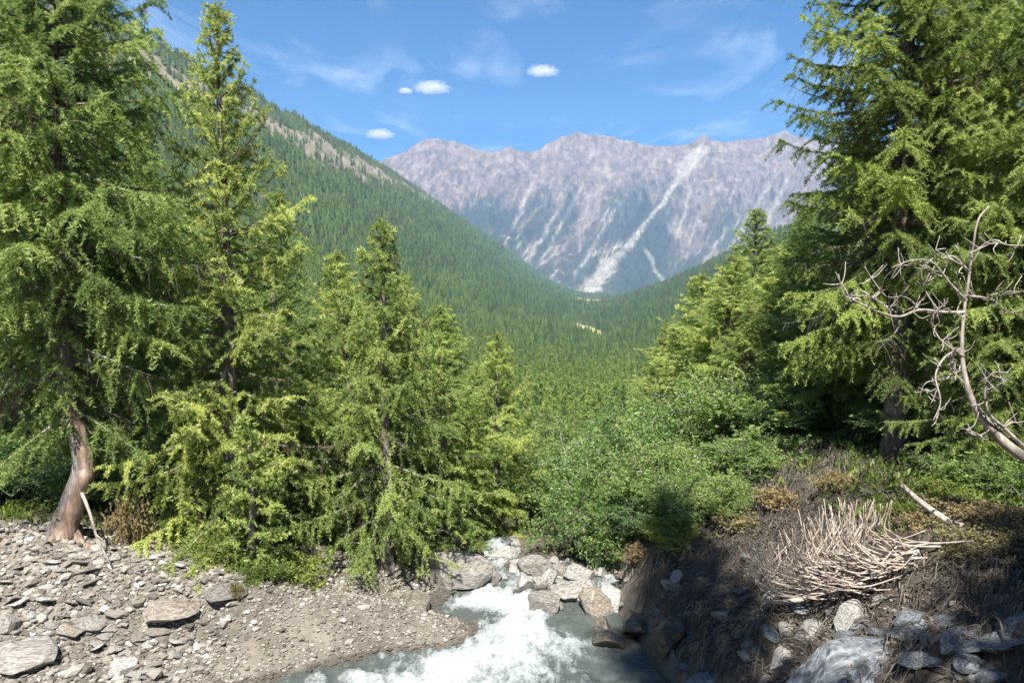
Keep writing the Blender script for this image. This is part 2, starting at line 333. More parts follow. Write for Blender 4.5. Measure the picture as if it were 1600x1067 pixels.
# ------------------------------------------------------------------ far mountains
CPX = [-400, -100, 200, 420, 560, 610, 640, 662, 680, 700, 725, 750, 775, 797, 815, 830, 850, 872, 900, 920, 945, 985, 1010, 1040, 1075, 1085, 1098, 1108, 1130, 1160, 1185, 1205, 1222, 1236, 1250, 1275, 1310, 1380, 1460, 1560, 1750, 2000, 2400]
CPY = [330, 300, 290, 285, 262, 247, 234, 219, 216, 219, 225, 234, 237, 229, 236, 238, 229, 215, 206, 211, 212, 221, 227, 229, 224, 217, 211, 219, 222, 218, 216, 209, 203, 212, 215, 219, 211, 225, 214, 235, 225, 250, 300]
Y0, Y1 = 6500.0, 8600.0
def mountains():
    nx, ny = 760, 250
    xs = np.linspace(-5200, 8600, nx); vs = np.linspace(-.05, 1.5, ny)
    V, X = np.meshgrid(vs, xs, indexing='ij'); Yv = Y0+V*(Y1-Y0)
    px = 800+X/Y1*F*1.005
    tanv = (533.5-np.interp(px, CPX, CPY))/F
    crest = 5+Y1*np.tan(np.arctan(tanv)-PITCH)
    crest = crest+34*fbm(X/110, X*0+3, 5, .65)
    t = np.clip(V, 0, 1)
    g = .30*t+.45*t**1.5+.25*t**3
    warp = 180*fbm(X/900, V*2.1, 3)
    # spurs run from the crest down to the left, as the photo's ribs do
    s1 = fbm((X+warp-V*900)/520, V*1.3+2, 5, .52, True); s2 = fbm((X-.6*warp-V*900)/150, V*3+8, 4, .55, True)
    st = fbm((X+.5*warp-V*1500)/75, V*5+3, 4, .6)
    env = np.sin(np.pi*np.clip(t, 0, 1))**.8
    z = -200+(crest+200)*g+env*(205*(s1-.25)+110*(s2-.2))+(env+.25)*38*fbm(X/70-V*9, Yv/110, 4, .6, True)
    back = np.where(V > 1, (V-1)*900, 0)
    z = np.where(V > 1, crest-back+0*z, z)
    X2 = X*(Yv/Y1)**.35
    # albedo: mauve-grey rock, pale scree chutes, forest on the lower spurs
    n1, n2 = fbm(X/260+3, Yv/260, 5, .6), fbm(X/60, Yv/90, 4, .6)
    c = np.zeros(X.shape+(3,))+np.array([.170, .134, .112]); c = c*np.clip(1+.6*n1+1.0*n2, .3, 2.2)[..., None]
    c = lerp3(c, (.25, .23, .205), sst(.15, .55, n2+.4*n1)*.75)
    gul = sst(.22, -.18, s1)                                   # gully floors between spurs
    gul2 = sst(.15, -.25, s2)
    c = lerp3(c, (.33, .305, .265), np.clip(gul*.8+gul2*.35, 0, 1)*sst(.97, .55, t))
    n3 = fbm(X/330+9, V*2.2, 4, .55)
    veg = sst(.80, .52, t+.24*n3+.16*n2)*sst(.06, .4, s1+.40*n2+.55*(.45-t))
    veg = np.clip(veg*sst(.42, .05, st+.25*n3), 0, 1)
    c = lerp3(c, (.36, .34, .30), sst(.12, .45, st)*sst(.72, .5, t)*.8)
    # a broad dark forest wedge right of the central chute, and one at the far left
    pxv = 800+F*X2/Yv
    pyv = 420-F*(z-5)/Yv
    tri = sst(18, -8, (pyv*0+300+np.abs(pxv-1005)*1.6)-pyv+14*n2+14*n1)*sst(948, 962, pxv-(440-pyv)*.28+6*n1)*sst(1062, 1040, pxv+8*n1)
    tri2 = sst(-12, 6, pyv-(322+np.abs(pxv-770)*.18)+14*n1)*sst(372, 352, pyv+8*n1)*sst(690, 720, pxv)*sst(835, 800, pxv)
    veg = np.maximum(veg*.9, np.maximum(tri, tri2))
    c = lerp3(c, np.array([.026, .046, .032])*(1+.5*n2)[..., None], veg)
    # pale chute from the upper right down to the valley floor
    cx = 9*fbm(pyv/22, pyv*0+2, 3)+np.interp(pyv, [225, 250, 300, 345, 400, 440, 470], [1108, 1078, 1045, 1012, 965, 930, 900])
    wd = np.interp(pyv, [225, 260, 300, 345, 400, 440], [22, 26, 9, 8, 17, 34])
    ch = sst(1.1, .5, np.abs(pxv-cx)/(wd*.62)+.8*n2+.3*n1+.5*st)*sst(222, 240, pyv)
    for a0, b0, a1, b1, w_ in ((905, 300, 850, 400, 4), (960, 330, 905, 420, 5), (1190, 300, 1120, 420, 6), (1220, 290, 1180, 380, 5), (1010, 395, 1035, 440, 5), (830, 290, 805, 350, 5), (1130, 360, 1100, 410, 4), (1075, 300, 1060, 360, 4), (870, 330, 830, 400, 5)):
        q = np.clip((pyv-b0)/(b1-b0), -.3, 1.3); g_ = sst(1.3, .5, np.abs(pxv-(a0+(a1-a0)*q+7*fbm(pyv/18, pyv*0+a0, 3)))/(w_*.7)+.9*n2)*sst(-.25, .05, q)*sst(1.25, .95, q)
        c = lerp3(c, np.array([.32, .30, .26])*(1+.3*n2)[..., None], g_*.7)
    c = lerp3(c, np.array([.36, .335, .285])*(1+.35*n2)[..., None], ch*.8*sst(-.55, .1, n2+.5*s2))
    me = make_mesh('mountains', np.stack([X2, Yv, z], -1).reshape(-1, 3), grid_faces(ny, nx), MOUNT, col=np.clip(c, .01, .8).reshape(-1, 3), smooth=False)
    tag(link('mountains', me), kind='structure')
mountains()

# ------------------------------------------------------------------ stream
def water_mat():
    m = new_mat('stream_water'); T = NT(m); at = T.n('ShaderNodeAttribute', attribute_name='tint'); tc = T.n('ShaderNodeTexCoord')
    mp = T.n('ShaderNodeMapping', {'Vector': tc.outputs['Object'], 'Scale': (1.5, .62, 1)})
    n = T.n('ShaderNodeTexNoise', {'Vector': mp.outputs[0], 'Scale': 5.5, 'Detail': 9, 'Roughness': .72, 'Distortion': .8})
    n2 = T.n('ShaderNodeTexNoise', {'Vector': mp.outputs[0], 'Scale': 26, 'Detail': 4, 'Roughness': .7})
    n2m = T.n('ShaderNodeMath', {0: n2.outputs[0], 1: .45}, operation='MULTIPLY')
    ad = T.n('ShaderNodeMath', {0: n.outputs[0], 1: n2m.outputs[0]}, operation='ADD')
    s = T.n('ShaderNodeMath', {0: ad.outputs[0], 1: at.outputs['Fac']}, operation='ADD')
    fo = T.n('ShaderNodeMapRange', {0: s.outputs[0], 1: 1.0, 2: 1.62})
    b = T.n('ShaderNodeBump', {'Height': ad.outputs[0], 'Strength': .5, 'Distance': .05})
    dc = T.n('ShaderNodeMixRGB', {0: n.outputs[0], 1: (.035, .045, .045, 1), 2: (.12, .135, .125, 1)})
    p = T.n('ShaderNodeBsdfPrincipled', {'Base Color': dc.outputs[0], 'Roughness': .09, 'Specular IOR Level': .5, 'IOR': 1.33, 'Normal': b.outputs[0]})
    f = T.n('ShaderNodeBsdfPrincipled', {'Base Color': (.58, .62, .645, 1), 'Roughness': .6, 'Normal': b.outputs[0]})
    mix = T.n('ShaderNodeMixShader', {0: fo.outputs[0], 1: p.outputs[0], 2: f.outputs[0]}); T.n('ShaderNodeOutputMaterial', {'Surface': mix.outputs[0]}); return m
def stream():
    xs = np.arange(-7.2, 3.6, .03); ys = np.arange(4.5, 15.0, .03); Yg, Xg = np.meshgrid(ys, xs, indexing='ij')
    rise = np.interp(Yg, [12.2, 12.6, 14.2, 16], [0, .03, .06, 0])
    cx = np.interp(Yg, [4.5, 8, 9.3, 10.3, 11.2, 12, 13, 15], [-2.3, -1.6, -1.0, .1, .35, -.1, -.2, -.2]); wd = np.interp(Yg, [4.5, 8, 10, 11, 12, 13], [2.6, 2.2, 1.3, .75, .6, .28])
    core = np.exp(-((Xg-cx)/wd)**2)
    side = np.exp(-((Xg+.62)/.42)**2-((Yg-11.75)/.33)**2)
    calm = np.exp(-((Xg-.85)/.38)**2-((Yg-11.05)/.42)**2)
    dark = sst(1.0, 1.9, Xg+.12*(Yg-10))*sst(12, 11, Yg)
    turb = fbm(Xg*2.9+.5*np.sin(Yg*1.3), Yg*1.6, 5, .6); chop = fbm(Xg*5+3, Yg*6, 3, .6, True)
    foam = .62*core+.5*side-.5*calm-.45*dark+.42*turb+.04
    foam = np.where(Yg > 12.3, .42+.5*turb, foam)
    amp = (.05+.07*core)*(1-.6*dark)
    z = .0+rise+amp*turb+.025*chop+.03*core
    keep = (Yg <= 12.6+.25*perlin(Xg*1.5, Yg)) | ((np.abs(Xg+.22-.02*(Yg-12)) < .3+.1*perlin(Yg*2, Yg*0)) & (Yg < 14.5))
    q = grid_faces(len(ys), len(xs)); q = q[keep.ravel()[q].all(1)]
    v = np.stack([Xg, Yg, z], -1).reshape(-1, 3)
    used = np.unique(q); mp = np.zeros(len(v), int); mp[used] = np.arange(len(used))
    me = make_mesh('stream_water', v[used], mp[q], water_mat(), tint=foam.ravel()[used], smooth=True)
    tag(link('stream_water', me), kind='structure')
stream()

# ------------------------------------------------------------------ conifers
def unit(v): return v/(np.linalg.norm(v, axis=-1, keepdims=True)+1e-9)
def needles(buf, Pn, Tn, tint, k, nl, nw, r, spread=1.0, m=0):
    n = len(Pn)*k
    p = np.repeat(Pn, k, 0); t = np.repeat(Tn, k, 0); ti = np.repeat(tint, k)+r.normal(0, .10, n)
    sz = np.repeat(np.exp(r.normal(0, .22, len(Pn))), k)[:, None]; nl = nl*sz; nw = nw*sz
    d = unit(t*r.uniform(.1, .9, (n, 1))+spread*unit(r.normal(size=(n, 3))))
    w = unit(np.cross(d, r.normal(size=(n, 3))))*(nw*r.uniform(.7, 1.3, (n, 1)))
    L_ = nl*r.uniform(.6, 1.25, (n, 1)); p = p+r.normal(0, 1, (n, 3))*nl*.12
    v = np.stack([p-w*.55, p+w*.55, p+d*L_*.6+w*.8, p+d*L_], 1).reshape(-1, 3)
    i = np.arange(n)*4
    f = np.stack([np.stack([i, i+1, i+2], 1), np.stack([i, i+2, i+3], 1)], 1).reshape(-1, 3)
    buf.add(v, f, np.repeat(np.clip(ti, 0, 1), 4), m)
def conifer(seed, H, R, c0=.12, nb=110, path=None, r0=None, el=(-18, 48), droop=.35, up=.22, tw_gap=.085, tw_len=.42, gap=.032,
            k=5, nl=.045, nw=.012, prof=None, hang=.25, wood_twigs=True, bare_low=0, sidew=None, top_thin=0.0, lod=0):
    r = np.random.default_rng(seed); wood, leaf = Buf(), Buf()
    path = np.array([(0, 0, 0), (.02*H*r.normal(), .02*H*r.normal(), .5*H), (0, 0, H)]) if path is None else np.asarray(path, float)
    tp = bez(path, 26); r0 = H*.018+.02 if r0 is None else r0
    s = np.linspace(0, 1, 26); tr = r0*(1-s)**.85+.006; tr[0] *= 1.35; tr[1] *= 1.1
    tube(wood, tp, tr, 5 if lod else 9)
    def at(z):
        z = np.clip(z, tp[0, 2], tp[-1, 2]); return np.array([np.interp(z, tp[:, 2], tp[:, 0]), np.interp(z, tp[:, 2], tp[:, 1]), z])
    prof = prof or ([0, .12, .35, .65, .88, 1], [.72, 1, .88, .56, .24, .05])
    PP, TT, TI = [], [], []
    for i in range(nb):
        q = ((i+r.uniform(0, 1))/nb)**.92
        z = H*(c0+(1-c0)*q*.985); az = i*2.39996+r.normal(0, .35)
        Lb = R*np.interp(q, *prof)*r.uniform(.62, 1.15)
        if sidew: Lb *= sidew(az, q)
        if Lb < .05: continue
        e = math.radians(el[0]+(el[1]-el[0])*q**1.2+r.normal(0, 7))
        h = np.array([math.cos(az), math.sin(az), 0])
        ss = np.linspace(0, 1, 8)
        bend = r.normal(0, .12)
        sd_ = np.array([-h[1], h[0], 0])
        vert = math.sin(e)*ss-droop*(1-.7*q)*ss**2*.9+up*ss**3
        pts = at(z)+Lb*(np.outer(ss*math.cos(e), h)+np.outer(bend*ss**2, sd_)); pts[:, 2] += Lb*vert
        tube(wood, pts, np.linspace(max(.006, Lb*.016), .003, 8), 3 if lod else 4, cap=False)
        base = np.clip(.5+r.normal(0, .22), 0, 1)
        bare = r.random() < bare_low*(1-q)**2
        dens = 1-top_thin*q
        ntw = max(3, int(Lb/tw_gap*dens))
        seg = unit(np.gradient(pts, axis=0))
        sv = np.sort(r.uniform(.12, 1, ntw))
        for j, st in enumerate(sv):
            b = np.array([np.interp(st, ss, pts[:, a]) for a in range(3)]); tg = seg[min(7, int(st*7.99))]
            an = (1 if j % 2 else -1)*math.radians(r.uniform(35, 75))
            d = tg*math.cos(an)+unit(np.cross(tg, [0, 0, 1.0]))*math.sin(an)
            d[2] += r.normal(-hang*.5, .22); d = unit(d)
            tl = tw_len*min(1.3, .4+Lb*.5)*(1-.62*st)*r.uniform(.55, 1.25)+.05
            m = max(2, int(tl/gap)); q2 = np.linspace(.05, 1, m)[:, None]
            tp_ = b+d*q2*tl; tp_[:, 2] -= hang*tl*q2[:, 0]**2
            if wood_twigs: tube(wood, tp_[[0, m//2, -1]], [.004, .003, .002], 3, cap=False)
            if bare and r.random() < .85: continue
            PP.append(tp_); TT.append(np.repeat(d[None], m, 0)); TI.append(np.full(m, np.clip(base+.18*(st-.5)+r.normal(0, .08), 0, 1)))
        m = max(3, int(Lb*.75/gap)); q2 = np.linspace(.25, 1, m)
        if not bare:
            PP.append(np.stack([np.interp(q2, ss, pts[:, a]) for a in range(3)], 1)); TT.append(np.repeat(seg[4][None], m, 0)); TI.append(np.full(m, base))
    # leader shoot
    m = max(3, int(.12*H/gap)); q2 = np.linspace(.88, 1, m)
    PP.append(np.array([at(H*a) for a in q2])); TT.append(np.repeat([[0, 0, 1.0]], m, 0)); TI.append(np.full(m, .6))
    needles(leaf, np.concatenate(PP), np.concatenate(TT), np.concatenate(TI), k, nl, nw, r)
    return wood, leaf
def proto(wood, leaf, wm, lm, name):
    wv, wf, _, _ = wood.arrays(); lv, lf, la, _ = leaf.arrays()
    return make_mesh(name+'_trunk', wv, wf, wm, smooth=True), make_mesh(name+'_crown', lv, lf, lm, tint=la)
def put_tree(name, pr, x, y, rz=0, s=1.0, label='', cat='tree', group=None, z=None, parts=('trunk', 'crown'), mat=None, sz=None):
    e = bpy.data.objects.new(name, None); COL.objects.link(e); e.empty_display_size = .2
    e.location = (x, y, (gz(x, y) if z is None else z)-.06); e.rotation_euler = (0, 0, rz); e.scale = (s, s, sz or s)
    tag(e, label, cat, group)
    for nm, me in zip(parts, pr): link(nm, me, e)
    return e
def base_top(px, Y, apex_py):
    x = P(px, 500, Y)[0]; z = gz(x, Y); return x, z, P(px, apex_py, Y)[2]-z

# left hero larch with its worn leaning foot
xA, YA = P(95, 800, 10.9)[0], 10.9; zA = gz(xA, YA)
def pA(px, py, dy=0): q = P(px, py, YA+dy); return (q[0]-xA, q[1]-YA, q[2]-zA+.06)
pathA = [pA(93, 845), pA(112, 790), pA(131, 735), pA(126, 690), pA(111, 640), pA(102, 560), pA(97, 480), pA(92, 300), pA(88, 60), pA(90, -260)]
HA = pathA[-1][2]
wd, lf = conifer(11, HA, 2.0, .17, 205, pathA, .18, el=(-22, 40), droop=.5, up=.3, tw_gap=.075, tw_len=.52, gap=.034, k=9, nl=.056, nw=.0085, hang=.5, bare_low=.35, sidew=lambda az, q: .22 if q < .24 and math.sin(az) < -.25 else 1.0,
                 prof=([0, .1, .3, .6, .85, 1], [.75, 1, .95, .74, .42, .12]))
foot = Buf()
rA = np.random.default_rng(5)
for az, ln in ((2.6, .8), (3.5, .55), (4.4, .5), (5.2, .55), (5.9, .8), (.5, .6), (1.5, .5)):
    h = np.array([math.cos(az), math.sin(az)])
    b0 = np.array(pA(102, 822))
    pts = [b0+[h[0]*.04, h[1]*.04, .16]]
    for q in (.35, .7, 1): 
        xx, yy = b0[0]+h[0]*ln*q, b0[1]+h[1]*ln*q; pts.append((xx, yy, gz(xA+xx, YA+yy)-zA+.06+.05*(1-q)-.05*q))
    tube(foot, bez(pts, 12), np.interp(np.linspace(0, 1, 12), [0, .15, .5, 1], [.03, .085, .055, .02]), 7)
prA = proto(wd, lf, BARK, LARCH, 'larch_big')
eA = put_tree('larch_tree', prA, xA, YA, 0, 1, 'tall larch with a leaning worn reddish trunk and bare roots at the left stream bank', 'larch tree')
fv, ff, _, _ = foot.arrays(); link('roots', make_mesh('larch_roots', fv, ff, BARKRED, smooth=True), eA)
# worn stripped wood on the lower trunk, a shell just proud of the bark
sh = Buf(); tpp = bez([pA(95, 838), pA(112, 790), pA(131, 735), pA(126, 690), pA(111, 640), pA(104, 590)], 24)
tube(sh, tpp+np.array([.085, -.075, 0])*np.interp(np.linspace(0, 1, 24), [0, .3, 1], [1.0, .85, .6])[:, None], np.interp(np.linspace(0, 1, 24), [0, .2, .5, .8, 1], [.165, .12, .098, .075, .02])*(1+.12*np.sin(np.arange(24)*1.7)), 10)
sv_, sf_, _, _ = sh.arrays(); so_ = link('stripped_wood', make_mesh('stripped_wood', sv_, sf_, BARKRED, smooth=True), eA)

# other prototypes
pB = proto(*conifer(21, 7.8, 1.9, .06, 185, el=(-12, 52), droop=.3, up=.25, k=10, nl=.055, nw=.0082, top_thin=.62, hang=.35,
                    prof=([0, .15, .4, .62, .76, .84, .93, 1], [.85, 1, .85, .66, .44, .33, .22, .05])), BARK, LARCH, 'larch_thin_top')
pC = proto(*conifer(22, 5.0, 1.45, .05, 108, el=(-14, 50), droop=.35, up=.3, k=10, nl=.052, nw=.0082, hang=.3), BARK, LARCH_L, 'larch_young')
pD = proto(*conifer(23, 5.6, 1.6, .08, 125, el=(-20, 48), droop=.45, up=.3, k=10, nl=.054, nw=.0082, hang=.5, bare_low=.3), BARK, LARCH, 'larch_drooping')
pS = proto(*conifer(24, 2.6, .8, .08, 60, el=(5, 55), droop=.3, up=.2, tw_len=.3, k=6, nl=.05, nw=.012, hang=.3), BARK, LARCH_L, 'larch_sapling')
pR1 = proto(*conifer(31, 13.0, 2.5, .16, 250, el=(-16, 38), droop=.45, up=.35, tw_gap=.08, tw_len=.55, gap=.036, k=9, nl=.062, nw=.0095, hang=.45, bare_low=.3,
                     prof=([0, .1, .3, .6, .85, 1], [.7, .95, 1, .78, .42, .1])), BARK, DARKC, 'conifer_dark')
pE = proto(*conifer(32, 11.0, 2.1, .1, 230, el=(-18, 42), droop=.45, up=.35, tw_gap=.08, tw_len=.5, gap=.036, k=9, nl=.06, nw=.009, hang=.45,
                    prof=([0, .1, .3, .6, .85, 1], [.8, 1, 1, .78, .45, .1])), BARK, LARCH, 'larch_wide')
pR3 = proto(*conifer(33, 8.0, 1.9, .1, 170, el=(-15, 45), droop=.4, up=.32, tw_gap=.085, gap=.036, k=10, nl=.058, nw=.009, hang=.4), BARK, MIDC, 'conifer_mid')
pM = [proto(*conifer(40+i, 6.0, 1.25+.15*i, .08, 80, el=(-15, 50), droop=.35, up=.28, tw_gap=.14, tw_len=.45, gap=.07, k=5, nl=.10, nw=.026, hang=.3, wood_twigs=False, lod=1), BARK, [MIDC, LARCH, MIDC][i], 'conifer_small') for i in range(3)]

pL = [proto(*conifer(50+i, 6.0, .98+.1*i, .05, 50, el=(-15, 50), droop=.35, up=.28, tw_gap=.34, tw_len=.42, gap=.16, k=5, nl=.19, nw=.035, prof=([0, .12, .4, .7, 1], [.85, 1, .68, .34, .03]), hang=.3, wood_twigs=False, lod=1), BARK, MIDC, 'conifer_lod') for i in range(3)]
def hero(pr, Hp, px, Y, apex, label, rz=0, name='larch_tree', cat='larch tree', group=None, wide=1.0):
    x, z, Hn = base_top(px, Y, apex); s = Hn/Hp
    e = put_tree(name, pr, x, Y, rz, s*wide, label, cat, group, z, sz=s); return e
hero(pB, 7.8, 352, 11.7, -4, 'slender larch with a thin sparse top rising above the left hillside skyline', .4, wide=.86)
hero(pD, 5.6, 598, 12.4, 335, 'full drooping larch behind the gravel bar, tallest of the group left of centre', 1.2, wide=.9)
hero(pC, 5.0, 525, 13.6, 388, 'bright green larch with its tip just left of the drooping larch', 2.5)
hero(pC, 5.0, 690, 13.8, 470, 'small larch standing over the flat grey boulder beside the stream', 4.0, wide=1.15)
hero(pC, 5.0, 776, 15.3, 515, 'yellow green larch nearest the middle of the valley, at the left side of the water', .9)
hero(pB, 7.8, 440, 15.5, 290, 'larch standing between the thin topped larch and the drooping one', 2.2, wide=1.0)
hero(pR3, 8.0, 235, 14.5, 175, 'grey green conifer filling the gap behind the big leaning larch', 3.0, 'conifer_tree', 'conifer')
hero(pS, 2.6, 378, 11.0, 640, 'larch sapling at the edge of the gravel in front of the thin topped larch', 0)
hero(pS, 2.6, 300, 11.4, 655, 'larch sapling in the shade beside the big leaning larch', 2.0)
hero(pD, 5.6, 628, 15.2, 420, 'larch behind the drooping larch, seen over its right shoulder', 3.3)
hero(pC, 5.0, 745, 17.5, 560, 'low larch behind the flat grey boulder, half hidden by greener larches', 5.1)
hero(pR3, 8.0, 20, 14.0, -100, 'dark conifer behind the big leaning larch at the left edge', 1.0, 'conifer_tree', 'conifer')
hero(pD, 5.6, 470, 12.8, 560, 'short larch at the back of the gravel bar below the taller larches', 1.7, wide=1.1)
# right bank
hero(pR1, 13.0, 1410, 12.2, -420, 'huge dark conifer on the right bank reaching out of the top of the view', .5, 'conifer_tree', 'conifer', wide=.93)
hero(pR1, 13.0, 1540, 14.6, -330, 'tall dark conifer filling the gap right of the huge dark conifer', 3.5, 'conifer_tree', 'conifer', wide=1.05)
hero(pE, 11.0, 1625, 10.6, -120, 'sunlit yellow green larch at the right edge behind the dead branching tree', 2.4, wide=1.0)
hero(pD, 5.6, 1535, 10.9, 330, 'drooping sunlit larch right behind the bare dead branches', .4, wide=1.1)
hero(pR3, 8.0, 1330, 14.2, 170, 'mid green conifer leaning its crown out left of the huge dark conifer', 1.1, 'conifer_tree', 'conifer', wide=1.35)
hero(pB, 7.8, 1178, 22, 322, 'distant larch with a thin spire against the pale mountain on the right', 0, wide=1.35)
hero(pC, 5.0, 1092, 21, 425, 'rounded larch left of the thin spired larch on the right slope', 2.2, wide=1.6)
hero(pR3, 8.0, 1255, 17, 320, 'conifer between the thin spired larch and the mid green conifer', 4.2, 'conifer_tree', 'conifer', wide=1.35)
hero(pC, 5.0, 1150, 18, 395, 'bright larch standing in front of the thin spired larch above the willows', 5.0, wide=1.5)
hero(pC, 5.0, 1125, 19.5, 460, 'bushy larch low down between the rounded larch and the bright one', 1.1, wide=1.5)
hero(pC, 5.0, 1215, 18.5, 380, 'bushy larch in front of the spire, right of the bright one', 3.1, wide=1.5)
hero(pC, 5.0, 1060, 22, 500, 'lowest bushy larch at the left foot of the right slope', 2.1, wide=1.5)
hero(pD, 5.6, 1300, 14.6, 400, 'drooping larch under the left boughs of the mid green conifer', .1, wide=1.3)
hero(pC, 5.0, 1020, 24, 560, 'low larch at the foot of the right slope, nearest the middle of the valley', 2.9, wide=1.6)
hero(pD, 5.6, 1170, 16.6, 470, 'drooping larch just above the willows below the thin spire', 4.4, wide=1.4)
hero(pC, 5.0, 1245, 16.0, 455, 'young larch just above the willows, left of the bare trunk', 3.7, wide=1.5)
hero(pR3, 8.0, 1530, 16, 150, 'dark conifer in the shade behind the dead branching tree', 2.0, 'conifer_tree', 'conifer', wide=1.2)
hero(pR3, 8.0, 1400, 18, 200, 'dark conifer in the shade behind the huge dark conifer', 5.5, 'conifer_tree', 'conifer', wide=1.2)
hero(pB, 7.8, 1040, 28, 505, 'slim larch lower down the right slope left of the rounded larch', 3, wide=1.1)
# trees outside the frame that shade the right bank
for x, y, q, qz, lb in ((1.45, -1.2, .72, 1.75, 'slim tall conifer behind the viewpoint, shading the stream edge'), (5.2, .2, 1.0, 1.1, 'tall conifer right of the viewpoint, shading the slabs'), (9.2, .9, 1.0, 1.0, 'tall conifer farthest right of the viewpoint'), (3.8, -2.2, .6, 1.15, 'tall conifer behind the viewpoint, between the other two')):
    put_tree('conifer_tree', pR1, x, y, x, q, lb, 'conifer', 'conifers shading the right bank', sz=qz)
# individual trees of the valley wood
NV = 0; SRC = {}
rv = np.random.default_rng(99); taken = []
def free(x, y, d):
    for a, b in taken:
        if (a-x)**2+(b-y)**2 < d*d: return False
    taken.append((x, y)); return True
tries = 0
while NV < 290 and tries < 30000:
    tries += 1
    y = 17+(230-17)*rv.random()**1.7; px = rv.uniform(-220, 1820); x = (px-800)/F*y
    if y < 24 and -3.0 < x < 3.2: continue
    if 700 < px < 1080 and y < 34: continue
    if y > 90 and (px < 420 or px > 1330): continue
    if not free(x, y, 1.3+.022*y): continue
    left, rgt = x < -2, x > 2
    H = rv.uniform(3.6, 6.5)*(1+.006*y)
    z = gz(x, y)
    # keep the crowns under the skyline the photo shows along this direction
    lim = np.interp(px, [-60, 250, 420, 560, 700, 800, 860, 1020, 1100, 1250, 1330, 1660], [60, 180, 330, 470, 575, 600, 585, 560, 480, 420, 250, 100])
    top = P(px, lim+rv.uniform(0, 60), y)[2]
    H = min(H, top-z)
    if H < 1.6: continue
    i = int(rv.integers(0, 3)); s = H/6.0
    if y < 45:
        put_tree('conifer_tree', pM[i], x, y, rv.uniform(0, 6.28), s*rv.uniform(1, 1.35), 'small conifer in the wood behind the %s bank' % ('left' if left else 'right'), 'conifer', 'conifers behind the %s bank' % ('left' if left else 'right'), z, sz=s)
    else:
        wv = (pL if y > 110 else pM)[i]
        key = ('conifer_far_%d' if y > 110 else 'conifer_joined_%d') % i
        if key not in bpy.data.meshes:
            wa = wv[0]; wb = wv[1]
            nvA, nvB = len(wa.vertices), len(wb.vertices)
            ca = np.zeros(nvA*3, np.float32); wa.vertices.foreach_get('co', ca); cb = np.zeros(nvB*3, np.float32); wb.vertices.foreach_get('co', cb)
            fa = np.zeros(len(wa.loops), np.int32); wa.loops.foreach_get('vertex_index', fa); fb = np.zeros(len(wb.loops), np.int32); wb.loops.foreach_get('vertex_index', fb)
            tb = np.zeros(nvB, np.float32); wb.attributes['tint'].data.foreach_get('value', tb)
            FA, FB = fa.reshape(-1, 3), fb.reshape(-1, 3)+nvA
            make_mesh(key, np.concatenate([ca.reshape(-1, 3), cb.reshape(-1, 3)]), np.concatenate([FA, FB]), [BARK, [MIDC, LARCH, MIDC][i]], tint=np.concatenate([np.full(nvA, .5), tb]),
                      mi=np.concatenate([np.zeros(len(FA)), np.ones(len(FB))]))
        o = link('conifer_tree', bpy.data.meshes[key]); o.location = (x, y, z-.1); o.rotation_euler = (0, 0, rv.uniform(0, 6.28)); q = s*rv.uniform(1, 1.3); o.scale = (q, q, s)
        SRC[key] = o
        tag(o, 'green conifer in the wood on the valley floor beyond the stream', 'conifer', 'conifers of the valley wood')
    NV += 1

